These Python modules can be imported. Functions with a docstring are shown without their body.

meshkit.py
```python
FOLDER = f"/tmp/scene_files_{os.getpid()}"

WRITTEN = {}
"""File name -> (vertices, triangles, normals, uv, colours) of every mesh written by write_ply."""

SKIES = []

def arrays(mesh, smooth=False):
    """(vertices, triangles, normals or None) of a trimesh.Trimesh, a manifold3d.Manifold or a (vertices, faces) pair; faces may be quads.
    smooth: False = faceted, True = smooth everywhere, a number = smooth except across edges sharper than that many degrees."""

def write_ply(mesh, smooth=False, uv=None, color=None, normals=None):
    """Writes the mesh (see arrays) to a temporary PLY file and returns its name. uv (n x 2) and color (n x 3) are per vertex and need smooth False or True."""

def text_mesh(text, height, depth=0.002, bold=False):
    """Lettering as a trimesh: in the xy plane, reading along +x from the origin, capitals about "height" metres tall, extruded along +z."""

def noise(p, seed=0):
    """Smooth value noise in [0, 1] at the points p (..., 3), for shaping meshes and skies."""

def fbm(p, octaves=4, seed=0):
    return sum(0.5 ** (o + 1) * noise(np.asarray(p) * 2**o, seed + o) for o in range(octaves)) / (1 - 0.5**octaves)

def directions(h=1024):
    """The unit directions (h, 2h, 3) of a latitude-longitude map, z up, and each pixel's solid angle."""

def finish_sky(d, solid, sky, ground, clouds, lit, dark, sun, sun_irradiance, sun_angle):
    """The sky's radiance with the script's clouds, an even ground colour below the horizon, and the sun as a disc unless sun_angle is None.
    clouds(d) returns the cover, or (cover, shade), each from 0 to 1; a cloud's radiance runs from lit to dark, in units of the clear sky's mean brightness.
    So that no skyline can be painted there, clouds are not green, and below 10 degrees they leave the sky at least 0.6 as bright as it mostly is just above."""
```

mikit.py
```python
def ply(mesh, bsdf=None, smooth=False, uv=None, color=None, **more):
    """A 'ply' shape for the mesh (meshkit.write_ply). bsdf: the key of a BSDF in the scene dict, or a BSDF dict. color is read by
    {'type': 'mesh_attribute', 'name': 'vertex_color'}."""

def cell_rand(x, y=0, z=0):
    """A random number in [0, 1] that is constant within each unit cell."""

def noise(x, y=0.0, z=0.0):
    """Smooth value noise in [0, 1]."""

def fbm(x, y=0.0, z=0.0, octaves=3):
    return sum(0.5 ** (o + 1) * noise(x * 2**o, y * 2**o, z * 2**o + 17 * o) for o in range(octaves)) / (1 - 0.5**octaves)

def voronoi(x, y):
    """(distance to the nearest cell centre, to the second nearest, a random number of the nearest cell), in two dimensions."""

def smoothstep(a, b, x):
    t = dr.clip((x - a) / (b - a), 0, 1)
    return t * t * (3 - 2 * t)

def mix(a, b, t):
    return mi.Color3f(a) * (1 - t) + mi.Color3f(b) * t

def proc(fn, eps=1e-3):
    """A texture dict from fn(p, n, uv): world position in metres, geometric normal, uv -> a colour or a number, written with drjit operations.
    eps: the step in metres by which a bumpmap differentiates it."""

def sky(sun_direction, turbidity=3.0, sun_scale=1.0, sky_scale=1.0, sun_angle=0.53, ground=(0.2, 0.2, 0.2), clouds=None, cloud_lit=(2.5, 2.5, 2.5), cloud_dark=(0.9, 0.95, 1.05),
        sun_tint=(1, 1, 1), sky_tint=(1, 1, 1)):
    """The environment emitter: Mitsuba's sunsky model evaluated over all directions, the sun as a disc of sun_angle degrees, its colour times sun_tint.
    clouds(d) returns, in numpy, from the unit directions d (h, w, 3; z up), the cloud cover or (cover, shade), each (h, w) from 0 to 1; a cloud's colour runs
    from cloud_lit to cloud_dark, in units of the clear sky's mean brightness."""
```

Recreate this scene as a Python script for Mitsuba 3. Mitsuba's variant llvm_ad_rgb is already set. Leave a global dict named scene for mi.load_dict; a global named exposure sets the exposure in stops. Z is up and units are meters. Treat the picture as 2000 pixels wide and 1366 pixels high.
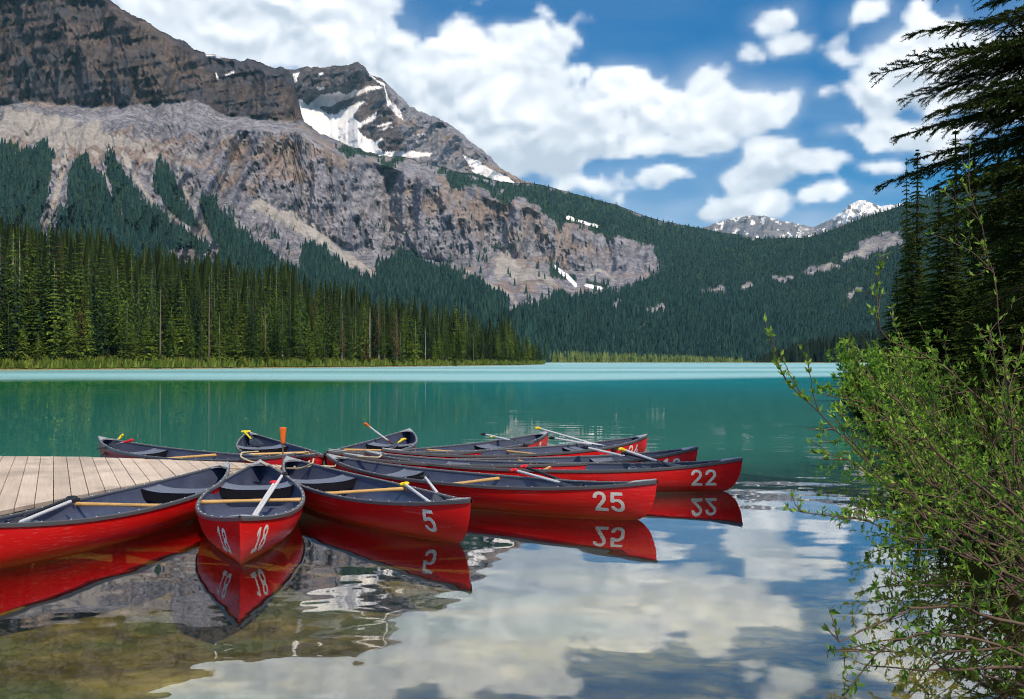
import math, random
import numpy as np, trimesh, mitsuba as mi, drjit as dr, mikit, meshkit
from shapely.geometry import Polygon, Point, LineString, box as sbox
import shapely
from scipy.interpolate import LinearNDInterpolator
T = mi.ScalarTransform4f
random.seed(7)
PI = math.pi
scene, labels = {'type': 'scene'}, {}

# ------------------------------------------------------------------ camera, sky, exposure
F, HZ, HC = 2150.0, 705.0, 1.65          # focal length and horizon row on the 2000 px wide photograph, eye height in metres
pitch = math.atan((HZ - 683) / F)
HAZE = 2.7e-5
scene['camera'] = {'type': 'perspective', 'fov': math.degrees(2 * math.atan(1000 / F)), 'fov_axis': 'x', 'near_clip': 0.05, 'far_clip': 60000.0,
                   'to_world': T().look_at([0, 0, HC], [0, math.cos(pitch), HC + math.sin(pitch)], [0, 0, 1])}
SUN = (0.34, -0.54, 0.77)

CLOUDS = [  # azimuth column, row (photo pixels at the horizon scale), radii, weight: cumulus banks over the lake
    (430, 25, 230, 80, 1.0), (620, 70, 150, 90, 1.0), (560, 10, 170, 60, 1.0), (700, 120, 110, 75, .95), (300, 10, 90, 45, .8), (735, 70, 50, 50, .8), (800, 150, 80, 60, .95), (760, 190, 60, 45, .9), (840, 200, 70, 60, .9),
    (880, 130, 95, 75, .95), (960, 175, 120, 90, 1.0), (1000, 235, 130, 80, 1.0), (900, 235, 120, 70, 1.0), (1060, 275, 100, 50, .9), (1040, 130, 60, 45, .6),
    (1020, 62, 95, 34, .8), (1100, 80, 48, 32, .75), (1060, 105, 60, 25, .6), (950, 300, 100, 50, .9),
    (1220, 205, 85, 60, 1.05), (1300, 215, 110, 60, 1.05), (1385, 180, 75, 60, 1.05), (1470, 215, 85, 55, 1.05), (1535, 215, 50, 45, .95), (1240, 165, 40, 25, .8), (1360, 250, 160, 30, .7),
    (1230, 285, 130, 28, .8), (1370, 290, 90, 26, .8), (1120, 290, 90, 35, .7),
    (1520, 310, 95, 45, 1.05), (1590, 315, 65, 30, .95), (1450, 355, 75, 34, .85), (1490, 340, 90, 40, .8),
    (1500, 405, 75, 30, 1.1), (1430, 410, 60, 26, .9), (1630, 395, 60, 24, .75), (1380, 425, 50, 16, .7),
    (1500, 55, 60, 26, .55), (1545, 95, 45, 28, .6), (1470, 110, 40, 20, .5),
    (1730, 190, 60, 45, .9), (1800, 150, 110, 70, .85), (1880, 180, 110, 70, .8), (1750, 115, 50, 26, .5), (1660, 260, 40, 22, .55), (1780, 290, 85, 36, .85), (1870, 300, 80, 40, .7), (1745, 350, 48, 22, .7),
    (1690, 60, 70, 22, .5), (1650, 130, 45, 18, .5), (1610, 190, 50, 18, .45), (1130, 160, 50, 28, .5), (1170, 360, 150, 34, .42), (1290, 345, 90, 26, .42), (2050, 150, 160, 80, .8), (2300, 80, 200, 90, .9), (2250, 300, 150, 50, .8), (-300, -100, 300, 90, .9), (150, -160, 260, 70, .9), (800, -230, 320, 80, .9), (1500, -260, 260, 70, .8), (1250, -120, 160, 30, .35)]


def ridged(q, octaves, seed):
    return sum(.5 ** (o + 1) * (1 - np.abs(2 * meshkit.noise(q * 2.0 ** o, seed + o) - 1)) for o in range(octaves)) / (1 - .5 ** octaves)


def clouds(d):
    x, y, z = d[..., 0], d[..., 1], d[..., 2]
    az, el = np.degrees(np.arctan2(x, y)), np.degrees(np.arcsin(np.clip(z, -1, 1)))
    q = np.stack([az / 7.0, el / 5.0, az * 0 + 3.1], -1)
    wx, wy = (meshkit.fbm(q * 1.4, 4, 3) - .5) * 4.2, (meshkit.fbm(q * 1.4 + 9, 4, 4) - .5) * 3.0
    puff = meshkit.fbm(q * 2.6, 5, 5)
    field = np.zeros_like(az)
    low = np.zeros_like(az)
    for cx, cy, rx, ry, w in CLOUDS:
        a0, e0 = math.degrees(math.atan((cx - 1000) / F)), math.degrees(math.atan((HZ - cy) / F))
        ra, re = math.degrees(rx / F) * .92, math.degrees(ry / F) * .98
        r2 = ((az + wx * .8 - a0) / ra) ** 2 + ((el + wy * .8 - e0) / re) ** 2
        g = w * np.exp(-r2 * 1.1)
        low += g * np.clip((e0 - el) / re * .5 + .35, 0, 1)
        field = np.maximum(field, g) + .25 * np.minimum(field, g)
    # the rest of the sky: scattered cumulus
    dome = np.stack([x * 3.2, y * 3.2, z * 5.0], -1)
    rest = meshkit.fbm(dome * 1.3, 5, 11)
    out = np.clip((np.abs(az) - 33) / 10, 0, 1) + np.clip((el - 24) / 8, 0, 1)
    field = np.maximum(field, np.clip(out, 0, 1) * np.clip((rest - .47) * 3.6, 0, 1) * .9)
    q2 = np.stack([az / 2.2, el / 1.7, az * 0 + 1.7], -1)
    q2 = q2 + (meshkit.fbm(q2 * .8 + 3, 3, 15)[..., None] - .5) * [1.2, 1.0, 0]
    detail = ridged(q2, 4, 6) * .55 + meshkit.fbm(q2 * 2.3, 4, 9) * .45
    above = ridged(q2 + [.10, .28, 0], 4, 6) * .55 + meshkit.fbm((q2 + [.10, .28, 0]) * 2.3, 4, 9) * .45
    v = field + (puff - .5) * .95 + (detail - .52) * .85
    t = np.clip((v - .36) / .30, 0, 1)
    cover = t * t * (3 - 2 * t)
    wisp = np.clip((meshkit.fbm(np.stack([az / 15, el / 2.6, az * 0], -1), 4, 21) - .40) * 1.3, 0, .34) * np.clip((15 - el) / 8, .10, 1)
    veil = np.clip(field * 1.6, 0, 1) * .26
    cover = np.maximum(cover * .98, np.maximum(wisp, veil))
    core = np.clip((v - .5) / .7, 0, 1)
    shade = np.clip(.22 + low / (field + .15) * .55 - (detail - above) * 1.9 * (.4 + core) + (meshkit.fbm(q * 2.2 + 4, 4, 8) - .5) * 1.0, 0, 1)
    return cover, shade * .85


scene['sky'] = mikit.sky(SUN, turbidity=2.4, clouds=clouds, cloud_lit=(7.4, 7.6, 7.8), cloud_dark=(3.0, 3.6, 4.3), sky_tint=(.01, .70, 1.12), sun_tint=(1.0, .97, .92), ground=(.05, .09, .08), sky_scale=1.0, sun_angle=1.2)
exposure = 1.45


# ------------------------------------------------------------------ helpers
def numbered(k):
    if k not in scene and k not in labels:
        return k
    n = 1
    while f'{k}_{n:03d}' in scene or f'{k}_{n:03d}' in labels:
        n += 1
    return f'{k}_{n:03d}'


def thing(name, label, cat, group=None, kind=None):
    k = numbered(name)
    labels[k] = {'label': label, 'category': cat}
    if group: labels[k]['group'] = group
    if kind: labels[k]['kind'] = kind
    return k


def part(parent, name, shape, label=None, kind=None):
    k = numbered(parent + '__' + name)
    scene[k] = shape
    if label or kind:
        labels[k] = {a: b for a, b in (('label', label), ('kind', kind)) if b}
    return k


def struct(name, shape, label=None, kind='structure', cat=None):
    k = numbered(name)
    scene[k] = shape
    labels[k] = {'label': label or name.replace('_', ' '), 'kind': kind}
    if cat: labels[k]['category'] = cat
    return k


def at(X, Y, D):
    return np.stack(np.broadcast_arrays((np.asarray(X, float) - 1000) / F * D, np.asarray(D, float), HC + (HZ - np.asarray(Y, float)) / F * D), -1)


def onz(X, Y, z):
    D = F * (HC - z) / (Y - HZ)
    return np.array([(X - 1000) / F * D, D, z])


def grid_faces(nr, nc):
    i = np.arange(nr - 1)[:, None] * nc + np.arange(nc - 1)[None]
    return np.stack([i, i + 1, i + nc + 1, i + nc], -1).reshape(-1, 4)


def tube(pts, radii, n=6):
    pts = np.asarray(pts, float)
    radii = np.broadcast_to(np.asarray(radii, float), len(pts))
    t = np.gradient(pts, axis=0)
    t /= np.linalg.norm(t, axis=1, keepdims=True) + 1e-12
    ref = np.where(np.abs(t[:, 2:3]) > .9, [[1, 0, 0]], [[0, 0, 1.0]])
    a = np.cross(t, ref); a /= np.linalg.norm(a, axis=1, keepdims=True)
    b = np.cross(t, a)
    ang = np.arange(n) / n * 2 * PI
    v = pts[:, None] + radii[:, None, None] * (np.cos(ang)[None, :, None] * a[:, None] + np.sin(ang)[None, :, None] * b[:, None])
    m = len(pts)
    v = np.vstack([v.reshape(-1, 3), pts[:1], pts[-1:]])
    f = []
    for i in range(m - 1):
        for k in range(n):
            p, q = i * n + k, i * n + (k + 1) % n
            f += [[p, p + n, q + n], [p, q + n, q]]
    for k in range(n):
        f += [[m * n, k, (k + 1) % n], [m * n + 1, (m - 1) * n + (k + 1) % n, (m - 1) * n + k]]
    return v, np.array(f)


def join(parts):
    vs, fs, n = [], [], 0
    for v, f in parts:
        f = np.asarray(f)
        if f.shape[1] == 4:
            f = np.vstack([f[:, [0, 1, 2]], f[:, [0, 2, 3]]])
        vs.append(v); fs.append(f + n); n += len(v)
    return np.vstack(vs), np.vstack(fs)


def prism(poly, z0, z1):
    m = trimesh.creation.extrude_polygon(poly, z1 - z0, engine='earcut')
    return np.array(m.vertices) + [0, 0, z0], np.array(m.faces)


def sstep(a, b, x):
    t = np.clip((x - a) / (b - a), 0, 1)
    return t * t * (3 - 2 * t)


def rgb(*c): return {'type': 'rgb', 'value': list(c)}


def two(b): return {'type': 'twosided', 'bsdf': b}


# ------------------------------------------------------------------ materials
def m_red(p, n, uv):
    w = mikit.fbm(p.x * 2.2, p.y * 2.2, p.z * 6, 4)
    c = mikit.mix((.60, .004, .008), (.80, .008, .011), w)
    faded = mikit.smoothstep(.52, .70, mikit.fbm(p.x * 1.1 + 5, p.y * 1.1, p.z * 3, 4))
    c = mikit.mix(c, (.72, .035, .05), faded * .55)
    scuff = mikit.smoothstep(.64, .76, mikit.fbm(p.x * 14, p.y * 14, p.z * 70, 3)) * mikit.smoothstep(.44, .58, mikit.noise(p.x * 1.3, p.y * 1.3, p.z * 5 + 3))
    c = mikit.mix(c, (.78, .30, .30), scuff * .22)
    scratch = mikit.smoothstep(.80, .86, mikit.noise((p.x + p.y) * 4, p.z * 130, 7)) * mikit.smoothstep(.5, .65, mikit.noise(p.x * 2, p.y * 2, 9))
    c = mikit.mix(c, (.75, .30, .30), scratch * .16)
    scum = mikit.smoothstep(.055, .02, p.z + (mikit.fbm(p.x * 6, p.y * 6, 2, 3) - .5) * .03)
    return mikit.mix(c, (.20, .045, .025), scum * .45)


scene['red_hull'] = two({'type': 'principled', 'base_color': mikit.proc(m_red), 'roughness': .32, 'specular': .45, 'clearcoat': .25, 'clearcoat_gloss': .8})
def m_inner(p, n, uv):
    g = mikit.fbm(p.x * 5, p.y * 5, p.z * 5, 4)
    return mikit.mix((.040, .052, .105), (.095, .118, .20), g)
scene['slate_liner'] = two({'type': 'principled', 'base_color': mikit.proc(m_inner), 'roughness': .33, 'specular': .5})
scene['rim_vinyl'] = two({'type': 'principled', 'base_color': rgb(.085, .092, .108), 'roughness': .3, 'specular': .6})
scene['deck_grey'] = two({'type': 'principled', 'base_color': rgb(.30, .33, .38), 'roughness': .4, 'specular': .5})
scene['seat_grey'] = two({'type': 'principled', 'base_color': rgb(.13, .16, .23), 'roughness': .35, 'specular': .5})
scene['seat_black'] = two({'type': 'diffuse', 'reflectance': rgb(.016, .017, .024)})
def m_wood(p, n, uv):
    g = mikit.fbm(p.x * 9, p.y * 9, p.z * 40, 3)
    return mikit.mix((.46, .27, .09), (.66, .44, .18), g)
scene['ash_wood'] = two({'type': 'principled', 'base_color': mikit.proc(m_wood), 'roughness': .4})
scene['number_white'] = two({'type': 'diffuse', 'reflectance': rgb(.74, .74, .74)})
scene['silver_shaft'] = two({'type': 'principled', 'base_color': rgb(.72, .74, .78), 'roughness': .35, 'metallic': .3})
scene['black_plastic'] = two({'type': 'principled', 'base_color': rgb(.012, .012, .016), 'roughness': .35})
scene['yellow_plastic'] = two({'type': 'principled', 'base_color': rgb(.75, .62, .02), 'roughness': .4})
scene['red_plastic'] = two({'type': 'principled', 'base_color': rgb(.65, .02, .03), 'roughness': .4})
scene['orange_plastic'] = two({'type': 'principled', 'base_color': rgb(.80, .16, .015), 'roughness': .4})
scene['rope_fibre'] = two({'type': 'diffuse', 'reflectance': rgb(.62, .52, .36)})


def m_plank(p, n, uv):
    u = p.x * .923 + p.y * .384          # across the planks
    v = -p.x * .384 + p.y * .923         # along them
    g = mikit.fbm(u * 60, v * 2.0, 0, 3)
    s = mikit.fbm(u * 2, v * 1.3, 5, 4)
    tone = mikit.cell_rand(u / .166, 3, 1)
    c = mikit.mix((.36, .31, .27), (.53, .47, .415), g * .5 + tone * .5)
    c = mikit.mix(c, (.27, .245, .22), mikit.smoothstep(.55, .75, mikit.fbm(u * 1.7 + 4, v * .9, 2, 4)) * .6)
    return c * (0.80 + .32 * s)
scene['plank_board'] = two({'type': 'principled', 'base_color': mikit.proc(m_plank), 'roughness': .75, 'specular': .2})
scene['old_timber'] = two({'type': 'diffuse', 'reflectance': rgb(.17, .125, .09)})


def m_bed(p, n, uv):
    a = mikit.fbm(p.x * .8, p.y * .8, 0, 5)
    b = mikit.fbm(p.x * 4.5 + 3, p.y * 3.2, 2, 4)
    s1, s2, r = mikit.voronoi(p.x * 5 + b, p.y * 5)
    stone = mikit.smoothstep(.02, .22, s2 - s1)
    c = mikit.mix((.11, .098, .036), (.34, .315, .14), mikit.smoothstep(.3, .72, a * .55 + b * .45))
    c = mikit.mix(c, (.11, .15, .075), mikit.smoothstep(.5, .68, mikit.fbm(p.x * .45 + 7, p.y * .6, 1, 3)))
    return c * (.7 + .5 * r * stone)
scene['bed_mud'] = two({'type': 'diffuse', 'reflectance': mikit.proc(m_bed)})


def m_bank(p, n, uv):
    a = mikit.fbm(p.x * 1.5, p.y * 1.5, p.z, 5)
    return mikit.mix((.018, .017, .008), (.045, .042, .018), a)
scene['bank_soil'] = two({'type': 'diffuse', 'reflectance': mikit.proc(m_bank)})


def m_meadow(p, n, uv):
    a = mikit.fbm(p.x * .12, p.y * .12, 0, 5)
    c = mikit.mix((.03, .05, .012), (.10, .13, .03), a)
    return mikit.mix((.30, .27, .18), c, mikit.smoothstep(.25, .55, p.z + a * .3))
scene['meadow'] = two({'type': 'diffuse', 'reflectance': mikit.proc(m_meadow)})


def m_teal(p, n, uv):
    far = mikit.smoothstep(20, 110, p.y)
    a = mikit.fbm(p.x * .02, p.y * .01, 1, 3)
    c = mikit.mix((.001, .235, .06), (.001, .52, .70), mikit.smoothstep(.3, .7, a * .4 + mikit.smoothstep(-26, 10, p.x) * .6))
    return mikit.mix((.03, .20, .17), c, far)


def m_teal_far(p, n, uv):
    return mikit.mix((.22, .60, .64), (.46, .80, .86), mikit.fbm(p.x * .01, p.y * .02, 1, 3))


# the specular coat of the lake is water; the teal under it is light scattered back by glacial silt
W_SHALLOW = {'type': 'thindielectric', 'int_ior': 1.41, 'specular_transmittance': rgb(.98, .96, .74)}
W_DEEP = {'type': 'plastic', 'int_ior': 1.333, 'diffuse_reflectance': mikit.proc(m_teal), 'nonlinear': False}
W_MIX = {'type': 'blendbsdf', 'weight': .20, 'a': W_DEEP, 'b': {'type': 'diffuse', 'reflectance': mikit.proc(m_teal)}}   # silty water: mirror plus light scattered back from below
def depth_weight(p, n, uv):
    return mikit.smoothstep(10.5, 20.0, p.y + (mikit.fbm(p.x * .3, p.y * .3, 0, 3) - .5) * 3 - dr.maximum(p.x, 0) * .4)
scene['water_near'] = {'type': 'blendbsdf', 'weight': mikit.proc(depth_weight), 'a': W_SHALLOW, 'b': two(W_MIX)}


def ripple(p, n, uv):
    big = mikit.noise(p.x * .55, p.y * .9, 0) * .030
    mid = mikit.noise(p.x * 1.6 + 5, p.y * 2.6, 2) * .0075
    patch = mikit.smoothstep(.35, .7, mikit.noise(p.x * .03, p.y * .07, 4))
    return (big + mid) * (.25 + .75 * patch) * .55
def wind(p, n, uv):
    edge = p.y - .36 * dr.minimum(p.x, 60) + (mikit.fbm(p.x * .018, p.y * .012, 2, 3) - .5) * 60
    streak = mikit.smoothstep(.30, .55, mikit.fbm(p.x * .006, p.y * .045, 6, 3))
    return mikit.smoothstep(100, 124, edge) * (.72 + .28 * streak)
scene['water_far'] = two({'type': 'blendbsdf', 'weight': mikit.proc(wind),
                          'a': {'type': 'bumpmap', 'arbitrary': mikit.proc(ripple, 2e-2), 'scale': 1.0, 'bsdf': W_MIX},
                          'b': {'type': 'roughplastic', 'alpha': .30, 'int_ior': 1.333, 'diffuse_reflectance': mikit.proc(m_teal_far), 'nonlinear': False}})


def m_rock(p, n, uv):
    """uv.x: forest floor 0..1, uv.y: 0 dark cliff, 1 grey wall, 2 scree, 3 snow"""
    a = mikit.fbm(p.x * .010, p.y * .010, p.z * .010, 4)
    b = mikit.fbm(p.x * .06, p.y * .03, p.z * .06 + 3, 4)
    b2 = mikit.fbm(p.x * .22, p.y * .10, p.z * .16 + 7, 3)
    strata = mikit.fbm(p.x * .004, p.y * .004, p.z * .09 + a * 3, 4)
    drip = mikit.fbm(p.x * .07, 2.0, p.z * .012 + 9, 3)
    z = uv.y + (b - .5) * .55
    dark = mikit.mix((.052, .047, .055), (.150, .122, .115), mikit.smoothstep(.3, .7, strata * .08 + drip * .46 + b * .26 + b2 * .2))
    dark = mikit.mix(dark, (.058, .068, .095), mikit.smoothstep(.46, .64, a * .7 + drip * .3) * .8)
    grey = mikit.mix((.105, .113, .150), (.350, .352, .410), mikit.smoothstep(.30, .70, strata * .08 + b * .38 + a * .2 + b2 * .34))
    warm = mikit.mix((.27, .165, .10), (.36, .27, .18), b)
    crack = mikit.smoothstep(.045, .0, dr.abs(mikit.fbm(p.x * .035, p.y * .02, p.z * .022 + 5, 4) - .5)) + mikit.smoothstep(.035, .0, dr.abs(mikit.fbm(p.x * .012 + 3, p.y * .01, p.z * .075 + p.x * .03, 4) - .48))
    grey = grey * (1 - .42 * dr.minimum(crack, 1))
    dark = dark * (1 - .35 * dr.minimum(crack, 1))
    grey = mikit.mix(grey, warm, mikit.smoothstep(.56, .72, mikit.fbm(p.x * .006 + 4, p.y * .004, p.z * .008, 3) + (drip - .5) * .5) * .42)
    scree = mikit.mix((.215, .212, .220), (.46, .44, .425), mikit.smoothstep(.25, .75, b * .4 + a * .25 + b2 * .35))
    c = mikit.mix(dark, grey, mikit.smoothstep(.3, .75, z))
    c = mikit.mix(c, scree, mikit.smoothstep(1.4, 1.7, z))
    c = mikit.mix(c, (.86, .88, .92), mikit.smoothstep(2.4, 2.6, uv.y + (b - .5) * .9))
    green = mikit.mix((.016, .036, .030), (.045, .080, .050), b)
    return mikit.mix(c, green, mikit.smoothstep(.42, .58, uv.x + (b - .5) * .55))
scene['mountain_rock'] = two({'type': 'diffuse', 'reflectance': mikit.proc(m_rock)})

scene['vertex_green'] = two({'type': 'diffuse', 'reflectance': {'type': 'mesh_attribute', 'name': 'vertex_color'}})
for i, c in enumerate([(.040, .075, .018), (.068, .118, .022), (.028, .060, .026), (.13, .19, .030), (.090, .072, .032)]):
    def m_sp(p, n, uv, c=c):
        return mi.Color3f(c) * (.34 + 1.7 * mikit.noise(p.x * .8, p.y * .8, p.z * 1.6) * (.45 + .9 * mikit.noise(p.x * .11, p.y * .07, p.z * .09)))
    scene[f'spruce_green_{i}'] = two({'type': 'diffuse', 'reflectance': mikit.proc(m_sp)})
scene['dark_needles'] = two({'type': 'diffuse', 'reflectance': mikit.proc(lambda p, n, uv: mikit.mix((.020, .036, .010), (.058, .088, .020), mikit.noise(p.x * 3, p.y * 3, p.z * 3)))})
scene['bark_grey'] = two({'type': 'diffuse', 'reflectance': rgb(.16, .135, .115)})
scene['bark_dark'] = two({'type': 'diffuse', 'reflectance': rgb(.055, .043, .034)})
scene['bark_pale'] = two({'type': 'diffuse', 'reflectance': rgb(.36, .31, .27)})
scene['willow_bark'] = two({'type': 'diffuse', 'reflectance': mikit.proc(lambda p, n, uv: mikit.mix((.07, .038, .030), (.22, .17, .135), mikit.fbm(p.x * 8, p.y * 8, p.z * 8, 3)))})
scene['willow_leaf'] = {'type': 'principledthin', 'base_color': {'type': 'mesh_attribute', 'name': 'vertex_color'}, 'roughness': .45, 'diff_trans': .75, 'eta': 1.4}

# ------------------------------------------------------------------ the lake
shore_right = np.array([(2.2, -6), (2.6, 0), (3.0, 3), (3.4, 6), (4.1, 9.5), (5.6, 15), (8.2, 25), (13.0, 42), (21.5, 68), (27, 85), (38, 120), (70, 190), (150, 350), (330, 700), (360, 880)])
# bed: slopes from the shore under the camera down into the deep part
ys = np.concatenate([np.arange(-4, 24, .4), np.arange(24, 70, 4.0)])
xs = np.arange(-40, 46, .5)
gx, gy = np.meshgrid(xs, ys)
dep = .18 + .055 * np.clip(gy, 0, 99) + .0022 * np.clip(gy - 6, 0, 99) ** 2
gz = -np.minimum(dep, 6) + (meshkit.fbm(np.stack([gx * .7, gy * .7, gx * 0], -1), 3) - .5) * .22
struct('lake_bed', mikit.ply((np.stack([gx, gy, gz], -1).reshape(-1, 3), grid_faces(*gx.shape)), 'bed_mud', smooth=True), 'brown green silty lake bed under clear shallow water')

# near water: real ripples
yr = [1.2]
while yr[-1] < 32: yr.append(yr[-1] * 1.0058)
yr = np.array(yr)
cu = np.linspace(-1, 1, 420)
GY = np.repeat(yr[:, None], len(cu), 1)
GX = cu[None] * (3.5 + .78 * yr[:, None])
rng = np.random.default_rng(5)
H = np.zeros_like(GX)
for k in range(34):
    lam = .13 * (9.0 ** rng.random())
    th = rng.normal(PI / 2, .40)
    k_ = 2 * PI / lam
    amp = .0022 * lam / k_ ** 0 / 6.28 * rng.uniform(.5, 1.2)
    H += amp * np.sin(k_ * (np.cos(th) * GX + np.sin(th) * GY) + rng.random() * 6.28) * np.clip(lam / (GY * .006 * 5 + .02), 0, 1)
calm = .30 + 1.25 * sstep(.38, .72, meshkit.fbm(np.stack([GX * .22, GY * .35, GX * 0 + 2], -1), 3)) + .6 * np.exp(-((GX + 1.3) / 1.1) ** 2 - ((GY - 7.6) / 1.2) ** 2)
H *= calm
H *= 1 - sstep(28, 32, GY) * .7
LW = float(yr[-1])
struct('lake_shallows', mikit.ply((np.stack([GX, GY, H], -1).reshape(-1, 3), grid_faces(*GX.shape)), 'water_near', smooth=True), 'clear rippled lake water around the canoes mirroring clouds')
fy = np.array([LW, 60, 120, 250, 500, 1000, 1500.0]); fx = np.linspace(-1, 1, 9)
VX = fx[None] * (3.5 + .78 * LW + (fy[:, None] - LW) * 1.3)
struct('lake', mikit.ply((np.stack([VX, np.repeat(fy[:, None], 9, 1), VX * 0], -1).reshape(-1, 3), grid_faces(*VX.shape)), 'water_far'), 'turquoise glacial lake with a pale wind ruffled band along the far shore')
# one ground sheet under everything, out to the horizon
g = 30000.0
struct('ground', mikit.ply((np.array([[-g, -g, -9], [g, -g, -9], [g, g, -9], [-g, g, -9.0]]), [[0, 1, 2, 3]]), 'bank_soil'), 'bare ground under and around the lake')


def shore_strip(line, side, offs, name, mat, label, seed=0):
    """land rising from a shoreline: side +1 to the right of the line's direction"""
    t = np.gradient(line, axis=0); t /= np.linalg.norm(t, axis=1, keepdims=True)
    nrm = np.stack([t[:, 1], -t[:, 0]], 1) * side
    rows = []
    for o, z in offs:
        q = line + nrm * o
        zz = z + (meshkit.fbm(np.stack([q[:, 0] * .2, q[:, 1] * .2, q[:, 0] * 0 + seed], -1), 3) - .5) * (.35 * max(z, 0) + .05 * (z > 0))
        rows.append(np.column_stack([q, zz]))
    v = np.array(rows)
    return struct(name, mikit.ply((v.reshape(-1, 3), grid_faces(len(offs), len(line))), mat, smooth=True), label)


def resample(p, step):
    p = np.asarray(p, float)
    s = np.concatenate([[0], np.cumsum(np.linalg.norm(np.diff(p, axis=0), axis=1))])
    n = max(int(s[-1] / step), 2)
    u = np.linspace(0, s[-1], n)
    return np.column_stack([np.interp(u, s, p[:, k]) for k in range(p.shape[1])])


shore_strip(resample(shore_right, .8), 1, [(-.6, -.5), (-.1, -.06), (.25, .10), (.8, .26), (2, .5), (6, 1.1), (20, 2.5), (60, 6), (140, 12)], 'right_bank', 'bank_soil', 'dark soil bank under the willows and spruces on the right')
left_px = [(-420, 727), (-200, 726), (0, 724), (150, 723), (300, 722), (450, 720.5), (600, 719), (730, 717.6), (850, 716), (930, 715), (1000, 714), (1040, 713), (1066, 712.2)]
left_line = np.array([onz(x, y, 0)[:2] for x, y in left_px])
left_line = np.vstack([left_line, [[12, 530], [-25, 585], [-110, 640], [-300, 690]]])
shore_strip(resample(left_line, 6), -1, [(-4, -1), (-.3, -.1), (.6, .25), (2.5, .6), (6, 1.0), (14, 1.6), (30, 3), (70, 7)], 'left_shore', 'meadow', 'grassy shore below the spruce forest on the left')

# ------------------------------------------------------------------ mountains
def interp(pts):
    p = np.array(pts, float)
    return lambda X: np.interp(X, p[:, 0], p[:, 1])


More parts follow.
